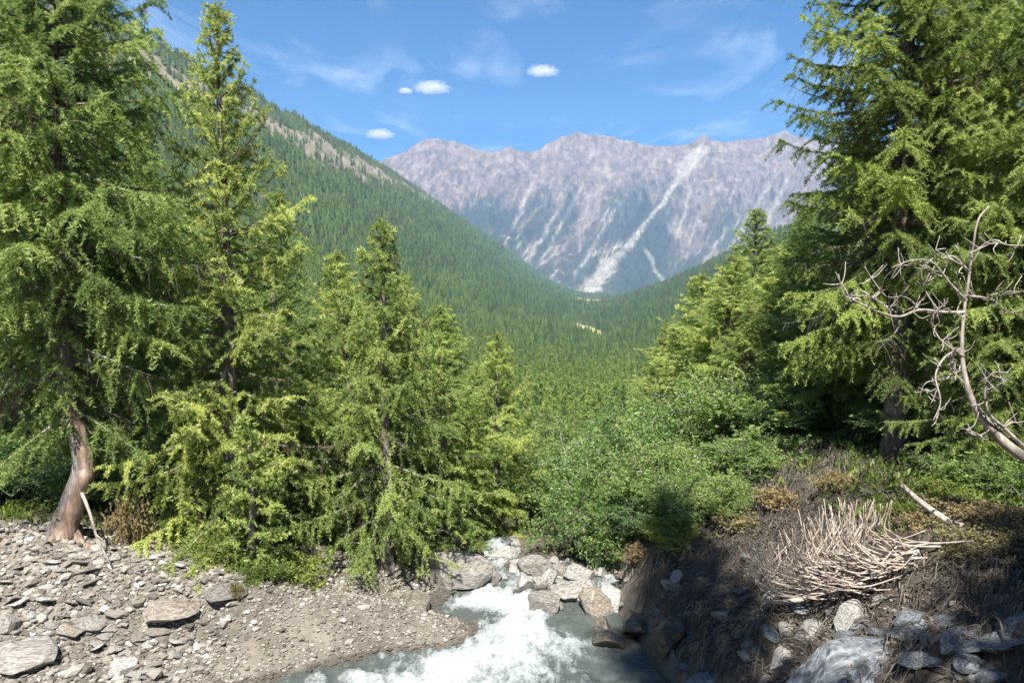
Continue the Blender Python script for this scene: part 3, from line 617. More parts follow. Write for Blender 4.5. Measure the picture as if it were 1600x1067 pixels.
# ------------------------------------------------------------------ far forest as one mass
def forest():
    r = np.random.default_rng(12)
    def sample(y0, y1, sp):
        n = int((y1-y0)*2000/sp/sp); y = r.uniform(y0, y1, n); u = r.uniform(-1000, 1000, n); return y, u, np.full(n, sp)
    parts = [sample(60, 230, 3.4), sample(200, 800, 5.2), sample(800, 1600, 7.0), sample(1600, 2800, 9.5), sample(2800, 6400, 14)]
    y = np.concatenate([a[0] for a in parts]); u = np.concatenate([a[1] for a in parts]); sp = np.concatenate([a[2] for a in parts])
    x = u+axis_x(y); px = 800+F*x/y
    ok = (px > -250) & (px < 1850) & ((y > 230) | ((px > 500) & (px < 1250) & (y > 110)))
    ok &= r.random(len(y)) > strip_mask(u, y)*(.93-.4*sst(.05, .4, fbm(x/45+3, y/80, 3)))
    ok &= r.random(len(y)) > meadow_mask(u, y)*1.0
    ok &= r.random(len(y)) > patch_mask(x, y)*.8
    ok &= (u > -880) & (u < 620)
    dens = .5+.9*fbm(x/90, y/140, 3); ok &= r.random(len(y)) < np.clip(dens+.45, .25, 1)
    ok &= ~((y < 26) & (np.abs(x) < 3))
    x, y, u, sp = x[ok], y[ok], u[ok], sp[ok]; z = height(x, y, False); n = len(x)
    H = np.interp(y, [60, 200, 500, 1000, 2500], [6.5, 8.5, 13, 16, 18])*np.clip(r.lognormal(-.15, .3, n), .35, 1.5)*np.interp(y, [1500, 5000], [1, 1.25])
    H *= np.where(u < -700, .75, 1)
    Rr = H*r.uniform(.15, .23, n)*np.interp(y, [1500, 5000], [1, 1.5])
    print('forest trees', n)
    buf_v, buf_f, buf_t, off = [], [], [], 0
    tint = np.clip(.45+.4*fbm(x/120, y/200, 3)+r.normal(0, .27, n)+np.where(u > 0, -.12, 0)+np.interp(y, [60, 300, 700], [.4, .25, 0]), 0, 1)
    inst = y < 480+750*r.random(n)**2; near = (y < 1500) & ~inst
    for sel, tiers, sides in ((near, 5, 7), (~near & ~inst, 2, 5)):
        idx = np.where(sel)[0]; m = len(idx)
        if m == 0: continue
        for t in range(tiers):
            zb = .06+.94*t/tiers*.95; zt = min(1.0, zb+.62*(1.25-.5*t/tiers)) if t < tiers-1 else 1.0
            rr = (1-zb)**.85*1.05
            a0 = r.uniform(0, 6.28, (m, 1)); th = a0+np.arange(sides)[None]*2*np.pi/sides
            jag = r.uniform(.62, 1.2, (m, sides))*(Rr[idx]*rr)[:, None]
            ring = np.stack([x[idx][:, None]+np.cos(th)*jag, y[idx][:, None]+np.sin(th)*jag, z[idx][:, None]+H[idx][:, None]*(zb+r.uniform(-.05, .03, (m, sides)))], -1)
            ap = np.stack([x[idx], y[idx], z[idx]+H[idx]*zt], -1)[:, None]
            v = np.concatenate([ring, ap], 1); k = np.arange(sides); f1 = np.stack([k, (k+1) % sides, np.full(sides, sides)], 1)
            f = (f1[None]+(np.arange(m)*(sides+1))[:, None, None]).reshape(-1, 3)+off
            buf_v.append(v.reshape(-1, 3)); buf_f.append(f); buf_t.append(np.repeat(np.clip(tint[idx]+.05*t, 0, 1), sides+1)); off += m*(sides+1)
    k = np.where(inst)[0]; nf = off; m = len(k); print('instanced', m)
    ex = {a: np.concatenate([np.zeros(nf), b]) for a, b in (('variant', r.integers(1, 3, m)), ('size', H[k]/6.0), ('turn', r.uniform(0, 6.28, m)))}
    buf_v.append(np.stack([x[k], y[k], z[k]-.1], 1)); buf_t.append(np.full(m, .5))
    me = make_mesh('forest', np.concatenate(buf_v), np.concatenate(buf_f), FARC, tint=np.concatenate(buf_t), extra=ex)
    g = bpy.data.node_groups.new('forest_nodes', 'GeometryNodeTree')
    g.interface.new_socket('Geometry', in_out='INPUT', socket_type='NodeSocketGeometry'); g.interface.new_socket('Geometry', in_out='OUTPUT', socket_type='NodeSocketGeometry')
    N = g.nodes.new; gl = g.links.new; gi, go, jn = N('NodeGroupInput'), N('NodeGroupOutput'), N('GeometryNodeJoinGeometry')
    def attr(nm):
        a = N('GeometryNodeInputNamedAttribute'); a.data_type = 'FLOAT'; a.inputs['Name'].default_value = nm; return a.outputs['Attribute']
    var = attr('variant'); siz = attr('size'); trn = attr('turn')
    cx = N('ShaderNodeCombineXYZ'); gl(trn, cx.inputs[2])
    sc_ = N('ShaderNodeVectorMath'); sc_.operation = 'SCALE'; sc_.inputs[0].default_value = (1.1, 1.1, 1.0); gl(siz, sc_.inputs['Scale'])
    def pick(lo, hi):
        c1 = N('FunctionNodeCompare'); c1.data_type = 'FLOAT'; c1.operation = 'GREATER_THAN'; gl(var, c1.inputs[0]); c1.inputs[1].default_value = lo
        c2 = N('FunctionNodeCompare'); c2.data_type = 'FLOAT'; c2.operation = 'LESS_THAN'; gl(var, c2.inputs[0]); c2.inputs[1].default_value = hi
        a = N('FunctionNodeBooleanMath'); a.operation = 'AND'; gl(c1.outputs[0], a.inputs[0]); gl(c2.outputs[0], a.inputs[1])
        s_ = N('GeometryNodeSeparateGeometry'); s_.domain = 'POINT'; gl(gi.outputs[0], s_.inputs['Geometry']); gl(a.outputs[0], s_.inputs['Selection']); return s_.outputs['Selection']
    gl(pick(-1, .5), jn.inputs[0])
    srcs = [SRC[q] for q in sorted(SRC) if 'far' in q]
    for q, so_ in ((1, srcs[0]), (2, srcs[-1])):
        oi = N('GeometryNodeObjectInfo'); oi.inputs['Object'].default_value = so_; oi.inputs['As Instance'].default_value = True
        ip = N('GeometryNodeInstanceOnPoints'); gl(pick(q-.5, q+.5), ip.inputs['Points']); gl(oi.outputs['Geometry'], ip.inputs['Instance']); gl(cx.outputs[0], ip.inputs['Rotation']); gl(sc_.outputs[0], ip.inputs['Scale']); gl(ip.outputs[0], jn.inputs[0])
    gl(jn.outputs[0], go.inputs[0])
    fo_ = link('forest', me); fo_.modifiers.new('trees', 'NODES').node_group = g
    tag(fo_, 'dark green conifer forest covering the valley floor and both hillsides', 'forest', kind='stuff')
forest()

# ------------------------------------------------------------------ leafy bushes
def bush(seed, R, Hh, nstem, leaf_l, nleaf, mat, name, wm=BARK, open_=.5):
    r = np.random.default_rng(seed); wood, leaf = Buf(), Buf(); PP, TT, TI = [], [], []
    for i in range(nstem):
        az = r.uniform(0, 6.28); rad = R*math.sqrt(r.uniform(0.02, 1)); hh = Hh*(1-.5*(rad/R)**2)*r.uniform(.5, 1.0)*(1.32 if r.random() < .16 else 1)
        tip = np.array([rad*math.cos(az), rad*math.sin(az), hh]); b = np.array([tip[0]*.15, tip[1]*.15, 0]); mid = b*.5+tip*.5+np.array([0, 0, .18*hh])*r.uniform(.2, 1)
        c = bez([b, mid, tip], 9); tube(wood, c, np.linspace(.02, .004, 9)*(.6+Hh*.25), 4, cap=False)
        tn = np.clip(.5+r.normal(0, .2), 0, 1)
        for j in range(int(10+14*Hh)):
            t = r.uniform(.25, 1); p0 = c[int(t*8.99)]; d = unit(r.normal(size=3)+np.array([tip[0], tip[1], .6])*.5); l = r.uniform(.15, .42)*(.5+.35*Hh)*open_*2
            q = np.linspace(0, 1, 7)[:, None]; pts = p0+d*q*l; pts[:, 2] -= .12*l*q[:, 0]**2
            if j % 2 == 0: tube(wood, pts[[0, 3, 6]], [.005, .004, .002], 3, cap=False)
            m = int(nleaf*r.uniform(.3, 1.6)); qq = r.uniform(.15, 1.05, m)[:, None]
            PP.append(p0+d*qq*l+r.normal(0, .025, (m, 3))); TT.append(np.repeat(d[None], m, 0)); TI.append(np.full(m, np.clip(tn+r.normal(0, .1), 0, 1)))
    Pn, Tn, ti = np.concatenate(PP), np.concatenate(TT), np.concatenate(TI); n = len(Pn)
    d = unit(Tn*.5+unit(r.normal(size=(n, 3)))+np.array([0, 0, .12])); w_ = unit(np.cross(d, r.normal(size=(n, 3))+np.array([0, 0, 2.0])))
    w_ = unit(np.cross(d, np.cross(d, [0, 0, 1.0])+.6*r.normal(size=(n, 3)))); L_ = leaf_l*r.uniform(.6, 1.3, (n, 1)); W_ = L_*.26
    v = np.stack([Pn, Pn+d*L_*.45+w_*W_, Pn+d*L_, Pn+d*L_*.45-w_*W_], 1).reshape(-1, 3); i = np.arange(n)*4
    f = np.stack([np.stack([i, i+1, i+2], 1), np.stack([i, i+2, i+3], 1)], 1).reshape(-1, 3)
    leaf.add(v, f, np.repeat(np.clip(ti+r.normal(0, .1, n), 0, 1), 4))
    wv, wf, _, _ = wood.arrays(); lv, lf, la, _ = leaf.arrays()
    return make_mesh(name+'_stems', wv, wf, wm, smooth=True), make_mesh(name+'_leaves', lv, lf, mat, tint=la)
W1 = bush(61, 1.25, 2.2, 50, .068, 17, WILLOW, 'willow', DEADW); W2 = bush(62, 1.1, 1.8, 46, .066, 17, SALLOW, 'willow_low', DEADW)
W3 = bush(65, 1.2, 2.2, 40, .07, 17, SALLOW, 'willow_tall', DEADW, .6)
H1 = bush(63, .75, .8, 40, .075, 9, HERB, 'herb_bush'); H2 = bush(64, .6, .6, 30, .07, 9, DRY, 'dry_bush')
def put_bush(pr, px, py, Y, s, label, rz=0, name='willow_bush', cat='bush', group=None, Hb=2.2):
    """bush whose top reaches photo height py"""
    x = P(px, 500, Y)[0]; z = gz(x, Y); top = P(px, py, Y)[2]; sz = max(.35, (top-z)/Hb)
    put_tree(name, pr, x, Y, rz, s, label, cat, group, z, ('stems', 'leaves'), sz=sz)
put_bush(W1, 905, 668, 15.6, 1.0, 'dark green willow bush leaning over the rocks at the right of the water', 0)
put_bush(W1, 1000, 640, 14.6, 1.1, 'dark green willow bush right of the one that leans over the rocks', 1)
put_bush(W3, 1100, 590, 15.5, 1.15, 'tall pale green willow in the middle of the right bank thicket', 2)
put_bush(W3, 1205, 570, 15.2, 1.15, 'tall pale green willow below the thin spired larch', 3)
put_bush(W1, 1285, 600, 14.6, 1.1, 'willow bush left of the bare trunk of the huge dark conifer', 4)
put_bush(W2, 860, 700, 18.0, 1.0, 'small green willow beside the cascade behind the rocks', 5, Hb=1.8)
put_bush(W2, 1075, 700, 13.4, .85, 'low willow bush above the shaded undercut bank', 2.4, Hb=1.8)
put_bush(W2, 1185, 700, 13.0, .9, 'low sunlit willow bush above the comb of dead branches', .8, Hb=1.8)
put_bush(W2, 965, 745, 13.3, .8, 'low willow bush hanging over the dark hollow by the boulders', 4.4, Hb=1.8)
put_bush(W2, 1390, 640, 16.5, 1.2, 'shaded bush behind the bare trunk of the huge dark conifer', 1.4, Hb=1.8)
put_bush(W2, 1560, 640, 13.5, 1.2, 'shaded bush behind the dead branching tree', 2.9, Hb=1.8)
put_bush(W2, 30, 640, 14.2, 1.3, 'shaded green bush behind the foot of the big leaning larch', 2.9, Hb=1.8)
put_bush(W1, -40, 690, 12.6, 1.0, 'shaded bush at the left edge behind the stony bank', 1.1)
put_bush(W1, 170, 700, 12.7, .8, 'shaded bush just right of the leaning trunk', 4.1)
put_bush(W2, 200, 690, 15.0, 1.2, 'shaded bush in the gap right of the big leaning larch', 1.9, Hb=1.8)
put_bush(W1, 935, 700, 13.9, .95, 'dark willow bush low over the hollow, nearest the rock pile', 2.2)
put_bush(W3, 1040, 680, 13.2, .85, 'leafy willow bush on the lip of the undercut bank', 3.2)
put_bush(W3, 865, 715, 16.5, .8, 'willow bush on the far side of the rocks, left end of the thicket', 1.2)
put_bush(W1, 1490, 620, 12.6, 1.1, 'dark bush right of the bare trunk, under the low boughs', 3.9)
put_bush(W1, 1590, 630, 11.6, 1.0, 'dark bush at the right edge behind the bend of the dead tree', 5.2)
put_bush(W2, 1545, 740, 10.2, .7, 'low bush on the right bank behind the pale fallen log', 1.3, Hb=1.8)
for k, (px, py, Y, q) in enumerate(((1515, 800, 9.4, .8), (1580, 790, 9.0, .8), (1450, 850, 9.2, .5), (1600, 850, 8.4, .7), (1530, 870, 8.5, .6), (1230, 760, 11.2, .7), (1320, 765, 10.8, .6))):
    put_bush(H2, px, py, Y, q, ('dry brown tuft behind the pale log', 'dry brown tuft under the dead trunk at the right edge', 'dry brown tuft at the thick end of the dead branches', 'dry brown tuft lowest at the right edge', 'dry brown tuft in the shade right of the dead branches', 'dry brown tuft on the lip above the left end of the dead branches', 'dry brown tuft on the lip above the middle of the dead branches')[k], k*1.3, 'dry_shrub', 'shrub', Hb=.6)
put_bush(H1, 318, 838, 10.9, .75, 'bright yellow green shrub at the back edge of the gravel, below the saplings', 0, 'low_shrub', 'shrub', Hb=.8)
put_bush(H1, 448, 860, 11.3, .8, 'bright green shrub on the gravel edge below the short larch', 2, 'low_shrub', 'shrub', Hb=.8)
put_bush(H1, 395, 890, 10.7, .45, 'little green shrub at the foot of the front larch sapling', 3, 'low_shrub', 'shrub', Hb=.8)
put_bush(H1, 1110, 775, 12.2, .8, 'yellow green shrub hanging on the right bank above the dark hollow', 4, 'low_shrub', 'shrub', Hb=.8)
put_bush(H1, 1040, 830, 12.4, .6, 'olive shrub low on the right bank behind the boulders', 1.2, 'low_shrub', 'shrub', Hb=.8)
put_bush(H1, 1490, 760, 9.9, .5, 'bright leafy shrub on the right bank beside the pale fallen log', 1.2, 'low_shrub', 'shrub', Hb=.8)
put_bush(H1, 1420, 790, 9.7, .4, 'green shrub between the comb of dead branches and the pale log', 5, 'low_shrub', 'shrub', Hb=.8)
put_bush(H1, 765, 880, 14.6, .35, 'tuft of yellow green leaves beside the top of the cascade', 5, 'low_shrub', 'shrub', Hb=.8)
put_bush(W3, 1095, 735, 12.3, .7, 'overhanging willow on the right bank, lowest of the thicket towards the water', 2.6)
put_bush(W1, 1010, 760, 12.9, .7, 'dark willow hanging over the hollow right of the rock pile', .6)
put_bush(W2, 1150, 760, 11.8, .6, 'small sunlit bush at the left end of the bank lip', 3.6, Hb=1.8)
put_bush(H1, 1075, 815, 11.6, .8, 'yellow green shrub on the steep bank face under the willows', .7, 'low_shrub', 'shrub', Hb=.8)
put_bush(H2, 1180, 830, 11.2, .9, 'dry brown shrub on the right bank left of the comb of dead branches', 0, 'dry_shrub', 'shrub', Hb=.6)
put_bush(H2, 1010, 865, 12.0, .6, 'dry grey shrub above the dark hollow behind the boulders', 2, 'dry_shrub', 'shrub', Hb=.6)
put_bush(H2, 355, 935, 10.2, .25, 'tiny dry tuft growing out of the gravel', 2, 'dry_shrub', 'shrub', Hb=.6)
put_bush(H2, 190, 640, 11.0, .55, 'pale dry branch foliage beside the leaning larch trunk', 2, 'dry_shrub', 'shrub', Hb=1.7)

# ------------------------------------------------------------------ ground cover
def undergrowth():
    r = np.random.default_rng(71); n = 42000
    y = r.uniform(9, 34, n); px = r.uniform(-450, 2150, n); x = (px-800)/F*y
    dl, dr = xl(y)-x, x-xr(y); nn = fbm(x*.8, y*.8, 3)
    edge = 12.7+.6*nn-.35*np.maximum(0, -x-3)
    ok = ((dl > 1.2) & (y > edge)) | ((dr > 2.5+.5*nn) & ((y > 13) | (r.random(n) < .55)))
    ok |= (y > 19) & (np.abs(x) > 1.2)
    x, y = x[ok], y[ok]; z = height(x, y); n = len(x); k = 6
    pos = np.repeat(np.stack([x, y, z], 1), k, 0)+np.concatenate([r.normal(0, .06, (n*k, 2)), np.zeros((n*k, 1))], 1)
    m = len(pos); d = unit(np.concatenate([r.normal(0, .5, (m, 2)), r.uniform(.6, 1.2, (m, 1))], 1)); L_ = r.uniform(.05, .15, (m, 1)); ww = unit(np.cross(d, r.normal(size=(m, 3))))*L_*.22
    v = np.stack([pos-ww*.5, pos+ww*.5, pos+d*L_*.6+ww, pos+d*L_], 1).reshape(-1, 3); i = np.arange(m)*4
    f = np.stack([np.stack([i, i+1, i+2], 1), np.stack([i, i+2, i+3], 1)], 1).reshape(-1, 3)
    t = np.repeat(np.clip(r.normal(.45, .25, n), 0, 1), k*4)
    tag(link('undergrowth', make_mesh('undergrowth', v, f, HERB, tint=t)), 'low green herbs and grass on the wooded banks', 'undergrowth', kind='stuff')
undergrowth()

# ------------------------------------------------------------------ rocks
import bmesh
def rock_mesh(name, seed, cuts=14, mat=SHALE, flat=1.0, sub=3, rnd=.04, layer=0):
    r = np.random.default_rng(seed); bm = bmesh.new(); bmesh.ops.create_icosphere(bm, subdivisions=sub, radius=1.0)
    v = np.array([q.co[:] for q in bm.verts]); f = np.array([[q.index for q in p.verts] for p in bm.faces]); bm.free()
    for i in range(cuts):
        n = unit(r.normal(size=3)*np.array([1, 1, 1.2])); d = r.uniform(.44, .84); h = v@n; v = v-np.outer(np.maximum(h-d, 0), n)
    if layer: v[:, 2] = v[:, 2]+.05*np.sin(v[:, 2]*layer+2*v[:, 0])
    v = v*(1+rnd*fbm(v[:, 0]*2+seed, v[:, 1]*2+v[:, 2]*1.7, 3))[:, None]
    v = v/np.abs(v).max(0)
    v[:, 2] *= flat
    return make_mesh(name, v, f, mat, smooth=False)
RK = {}
def rock(kind, seed):
    key = (kind, seed)
    if key not in RK:
        mat = {'shale': SHALE, 'tan': SHALE_TAN, 'pale': PALE, 'rust': RUST, 'wet': WETROCK, 'slate': SLATE}[kind]
        RK[key] = rock_mesh('rock_'+kind, seed, 16, mat, sub=4 if seed < 50 else 2)
    return RK[key]
def put_rock(kind, seed, px, py, Y, wpx, hpx, label, depth=1.0, rot=(0, 0, 0), name='boulder', cat='boulder', group=None):
    """rock centred on photo pixel at distance Y with its width and height in photo pixels"""
    if not (kind == 'pale' and seed == 36):
        ys = np.arange(6.0, 26.0, .02); pts = np.array([P(px, py, q) for q in ys]); g = np.maximum(height(pts[:, 0], pts[:, 1]), 0*ys-(pts[:, 1] > 14.5)*9)
        Y = float(ys[np.argmax(pts[:, 2] < g+.16*hpx*ys/F)])
    c = P(px, py, Y); k = Y*1.02/F; o = link(name, rock(kind, seed)); o.location = c; o.rotation_euler = rot
    o.scale = (wpx*k/2, wpx*k/2*depth, hpx*k/2); tag(o, label, cat, group); return o
put_rock('shale', 1, 704, 890, 13.2, 140, 58, 'broad flat topped grey boulder between the gravel bar and the cascade', .8, (0, 0, .2))
put_rock('tan', 2, 655, 945, 12.2, 62, 40, 'wet brown rock at the corner of the gravel bar below the flat boulder', .9, (0, .1, .6))
put_rock('rust', 3, 936, 944, 12.0, 66, 56, 'rounded boulder with an orange rusty face at the water edge', .9, (0, .1, .4))
put_rock('pale', 4, 958, 938, 12.6, 62, 52, 'pale wedge of rock behind the rusty boulder', .8, (.1, .35, 1.0))
put_rock('shale', 5, 848, 946, 12.25, 84, 34, 'low grey rock in the middle of the stream head', .8, (0, .05, 2.0))
put_rock('pale', 6, 856, 910, 12.9, 34, 62, 'upright pale slab standing among the rocks of the cascade', .6, (.1, .1, .3))
put_rock('pale', 7, 905, 902, 13.3, 66, 38, 'pale broken boulder on top of the rock pile right of the cascade', .8, (0, .15, .9))
put_rock('shale', 8, 893, 926, 12.6, 80, 34, 'grey boulder in the rock pile behind the rusty boulder', .8, (0, -.1, .5))
put_rock('pale', 9, 818, 915, 13.1, 40, 40, 'pale angular rock just right of the cascade', .8, (.2, .1, 1.7))
put_rock('shale', 10, 835, 890, 13.8, 60, 40, 'grey angular rock at the back of the rock pile', .8, (.2, .1, .7))
put_rock('pale', 11, 786, 868, 15.2, 46, 34, 'pale rock at the head of the cascade', .8, (.1, .1, .7))
put_rock('shale', 12, 775, 905, 13.6, 26, 40, 'narrow grey rock on the left lip of the cascade', .8, (.1, .1, .2))
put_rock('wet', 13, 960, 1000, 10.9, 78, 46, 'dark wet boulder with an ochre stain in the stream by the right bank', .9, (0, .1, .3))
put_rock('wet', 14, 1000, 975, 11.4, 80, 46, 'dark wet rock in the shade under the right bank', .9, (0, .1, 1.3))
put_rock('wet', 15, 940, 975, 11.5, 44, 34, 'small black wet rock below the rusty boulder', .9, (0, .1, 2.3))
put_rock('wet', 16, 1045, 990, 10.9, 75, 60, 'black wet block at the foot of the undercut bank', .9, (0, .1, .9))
put_rock('shale', 19, 800, 848, 16.5, 36, 20, 'small pale streambed rock behind the head of the cascade', .9, (0, .1, 1.3))
rp = np.random.default_rng(44)
for k in range(60):
    px, py = rp.uniform(735, 985), rp.uniform(868, 950)
    if 740 < px < 840 and py > 925: continue
    sz = rp.uniform(12, 30)
    put_rock(['pale', 'shale', 'tan', 'wet'][int(rp.choice(4, p=[.35, .35, .15, .15]))], int(rp.choice([51, 52, 53, 54])) if 0 else 37+int(rp.integers(0, 3)), px, py, 12.5, sz, sz*rp.uniform(.5, .9), 'small broken rock wedged among the boulders at the head of the stream', rp.uniform(.6, 1), tuple(rp.normal(0, .5, 3)), 'small_rock', 'rock', 'small rocks of the boulder pile')
for k in range(30):
    py = rp.uniform(900, 1060); px = rp.uniform(1000, 1330)+(py-900)*.25; sz = rp.uniform(14, 46)
    put_rock(['wet', 'shale', 'slate'][int(rp.integers(0, 3))], 40+int(rp.integers(0, 3)), px, py, 9.5, sz, sz*rp.uniform(.45, .8), 'dark stone sticking out of the face of the right bank', rp.uniform(.6, 1), tuple(rp.normal(0, .4, 3)), 'embedded_stone', 'stone', 'stones sticking out of the right bank')
for k in range(26):
    py = rp.uniform(955, 1062); px = rp.uniform(1290, 1610); sz = rp.uniform(26, 95)
    put_rock('slate', 45+int(rp.integers(0, 3)), px, py, 8, sz, sz*rp.uniform(.16, .3), 'broken flat blue grey slate stone in the rubble at the foot of the right bank', rp.uniform(.5, .8), (rp.normal(.1, .2), rp.normal(-.3, .12), rp.normal(.25, .3)), 'slate_stone', 'stone', 'slate stones at the right bank foot')
# left bank slabs
put_rock('tan', 20, 262, 950, 10.0, 100, 24, 'long tan slab jutting out of the left bank over a dark hollow', .9, (.12, .1, .2))
put_rock('shale', 21, 345, 925, 10.55, 80, 22, 'grey slab at the back of the gravel below the yellow green shrub', .8, (.1, .08, .4))
put_rock('tan', 22, 246, 985, 9.6, 46, 16, 'reddish slab below the long tan slab', .8, (.1, .1, .5))
put_rock('shale', 23, 50, 1022, 9.0, 130, 40, 'big grey slab with a dark underside at the lower left corner', .8, (.1, .12, .15))
put_rock('pale', 24, 188, 1040, 8.85, 52, 34, 'pale square block in the shale near the bottom edge', .9, (0, 0, .2))
put_rock('shale', 25, 150, 972, 9.6, 60, 14, 'thin grey slab lying in the middle of the shale slope', .8, (.1, .1, .3))
put_rock('shale', 26, 16, 975, 9.5, 46, 34, 'grey block at the left edge of the shale slope', .8, (.1, .1, .3))
put_rock('tan', 27, 110, 985, 9.4, 52, 16, 'thin straw coloured slab on the shale slope', .8, (.1, .05, 0))
put_rock('pale', 28, 212, 1058, 8.7, 16, 40, 'narrow upright pale stone beside the pale square block', .9, (0, .1, .2))
put_rock('shale', 29, 170, 870, 10.8, 40, 22, 'grey stone below the roots of the leaning larch', .9, (0, .1, .2))
# right bank slabs
put_rock('slate', 30, 1330, 1046, 7.9, 250, 44, 'big sloping blue grey slab at the lower right foot of the bank', .6, (.15, -.35, .25))
put_rock('slate', 31, 1110, 1066, 9.0, 90, 26, 'flat pale slab at the bottom edge beside the dark water', .8, (0, .05, .2))
put_rock('slate', 32, 1425, 985, 8.0, 80, 20, 'pale blue slab leaning on the right bank below the dead branches', .6, (.2, -.25, .2))
put_rock('slate', 33, 1490, 1000, 7.7, 70, 22, 'blue grey slab at the right of the pale leaning slab', .6, (.2, -.25, .4))
put_rock('pale', 34, 1330, 965, 8.6, 66, 56, 'broken pale rock in the sun under the comb of dead branches', .6, (.2, -.2, .4))
put_rock('pale', 35, 1260, 985, 8.9, 60, 18, 'narrow pale slab left of the broken pale rock on the right bank', .6, (.2, -.35, .2))
put_rock('pale', 36, 1457, 578, 15.0, 52, 46, 'pale grey boulder beside the trunk of the huge dark conifer', .9, (0, .1, .4))

# loose stones, one by one
rs = np.random.default_rng(88); cnt = 0; protoS = [('shale', 51), ('tan', 52), ('pale', 53), ('shale', 54), ('tan', 55), ('pale', 56)]
while cnt < 300:
    y = rs.uniform(8.2, 11.6); px = rs.uniform(-40, 460); x = (px-800)/F*y
    d = float(xl(np.array([y]))[0])-x
    if d < .9 or rs.random() > np.interp(px, [120, 330, 460], [1, .3, .1])*np.clip(.6+1.2*float(perlin(np.array([x*1.1]), np.array([y*1.1]))[0]), .1, 1): continue
    s = min(.085, .042*rs.lognormal(.1, .5)*(1.5 if px < 260 else .8)); big = cnt % 5 == 0 and px < 330; s = rs.uniform(.07, .12) if big else s
    o = link('stone', rock(*protoS[int(rs.integers(0, 6))])); o.location = (x, y, gz(x, y)+s*(.3 if big else .12)); o.scale = (s*rs.uniform(.9, 1.7), s*rs.uniform(.7, 1.1), s*(rs.uniform(.16, .3) if big else rs.uniform(.25, .55))); o.rotation_euler = (rs.normal(-.3, .12) if big else rs.normal(0, .3), rs.normal(0, .25), rs.normal(.2, .6))
    tag(o, 'flat broken slab tilted up on the shale slope of the left bank' if big else 'loose broken stone lying on the shale slope of the left bank', 'stone', 'tilted slabs on the left bank' if big else 'loose stones on the left bank'); cnt += 1
cnt = 0
while cnt < 90:
    y = rs.uniform(6.6, 10.0); px = rs.uniform(1060, 1640); x = (px-800)/F*y
    d = x-float(xr(np.array([y]))[0])
    if d < .2 or d > 2.4: continue
    s = .05*rs.lognormal(.1, .45)
    o = link('stone', rock(*[('slate', 57), ('shale', 51), ('slate', 58)][int(rs.integers(0, 3))])); o.location = (x, y, gz(x, y)+s*.15); o.scale = (s*rs.uniform(.9, 1.8), s*rs.uniform(.7, 1.1), s*rs.uniform(.3, .6)); o.rotation_euler = (rs.normal(.2, .3), rs.normal(-.3, .25), rs.normal(.2, .6))
    tag(o, 'loose stone on the shaded foot of the right bank', 'stone', 'loose stones on the right bank'); cnt += 1

def gravel():
    r = np.random.default_rng(81); bm = bmesh.new(); bmesh.ops.create_icosphere(bm, subdivisions=1, radius=1); bv = np.array([q.co[:] for q in bm.verts]); bf = np.array([[q.index for q in p.verts] for p in bm.faces]); bm.free()
    n = 72000; y = r.uniform(7.6, 13.4, n); px = r.uniform(-450, 1640, n); x = (px-800)/F*y
    dl, dr = xl(y)-x, x-xr(y)
    ok = ((dl > .0) & (y < 12.9+.4*fbm(x, y, 2)-.35*np.maximum(0, -x-3)*sst(-2, -4, x))) | ((dr > .05) & (dr < 2.2) & (y < 10.5) & (r.random(n) < .6)) | ((dl < 0) & (dr < 0) & (y > 12.3) & (np.abs(x+.22) > .3))
    x, y, dl = x[ok], y[ok], dl[ok]; n = len(x); z = height(x, y)
    s = .0150*r.lognormal(0, .40, n)*np.where(x < -3.6, 1.15+.9*r.random(n)**2, 1.0)
    v = bv[None]*(1+r.normal(0, .16, (n, len(bv), 1)))*np.stack([s*r.uniform(.8, 1.7, n), s*r.uniform(.8, 1.3, n), s*r.uniform(.4, .85, n)], 1)[:, None]
    a = r.uniform(0, 6.28, n); ca, sa = np.cos(a)[:, None], np.sin(a)[:, None]
    v = np.stack([v[..., 0]*ca-v[..., 1]*sa, v[..., 0]*sa+v[..., 1]*ca, v[..., 2]], -1)+np.stack([x, y, z+s*.2], 1)[:, None]
    f = (bf[None]+(np.arange(n)*len(bv))[:, None, None]).reshape(-1, 3)
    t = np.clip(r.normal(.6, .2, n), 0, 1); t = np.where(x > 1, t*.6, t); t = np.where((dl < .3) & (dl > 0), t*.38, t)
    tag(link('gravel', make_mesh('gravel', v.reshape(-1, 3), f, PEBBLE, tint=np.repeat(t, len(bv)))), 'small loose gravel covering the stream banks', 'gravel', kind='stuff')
gravel()

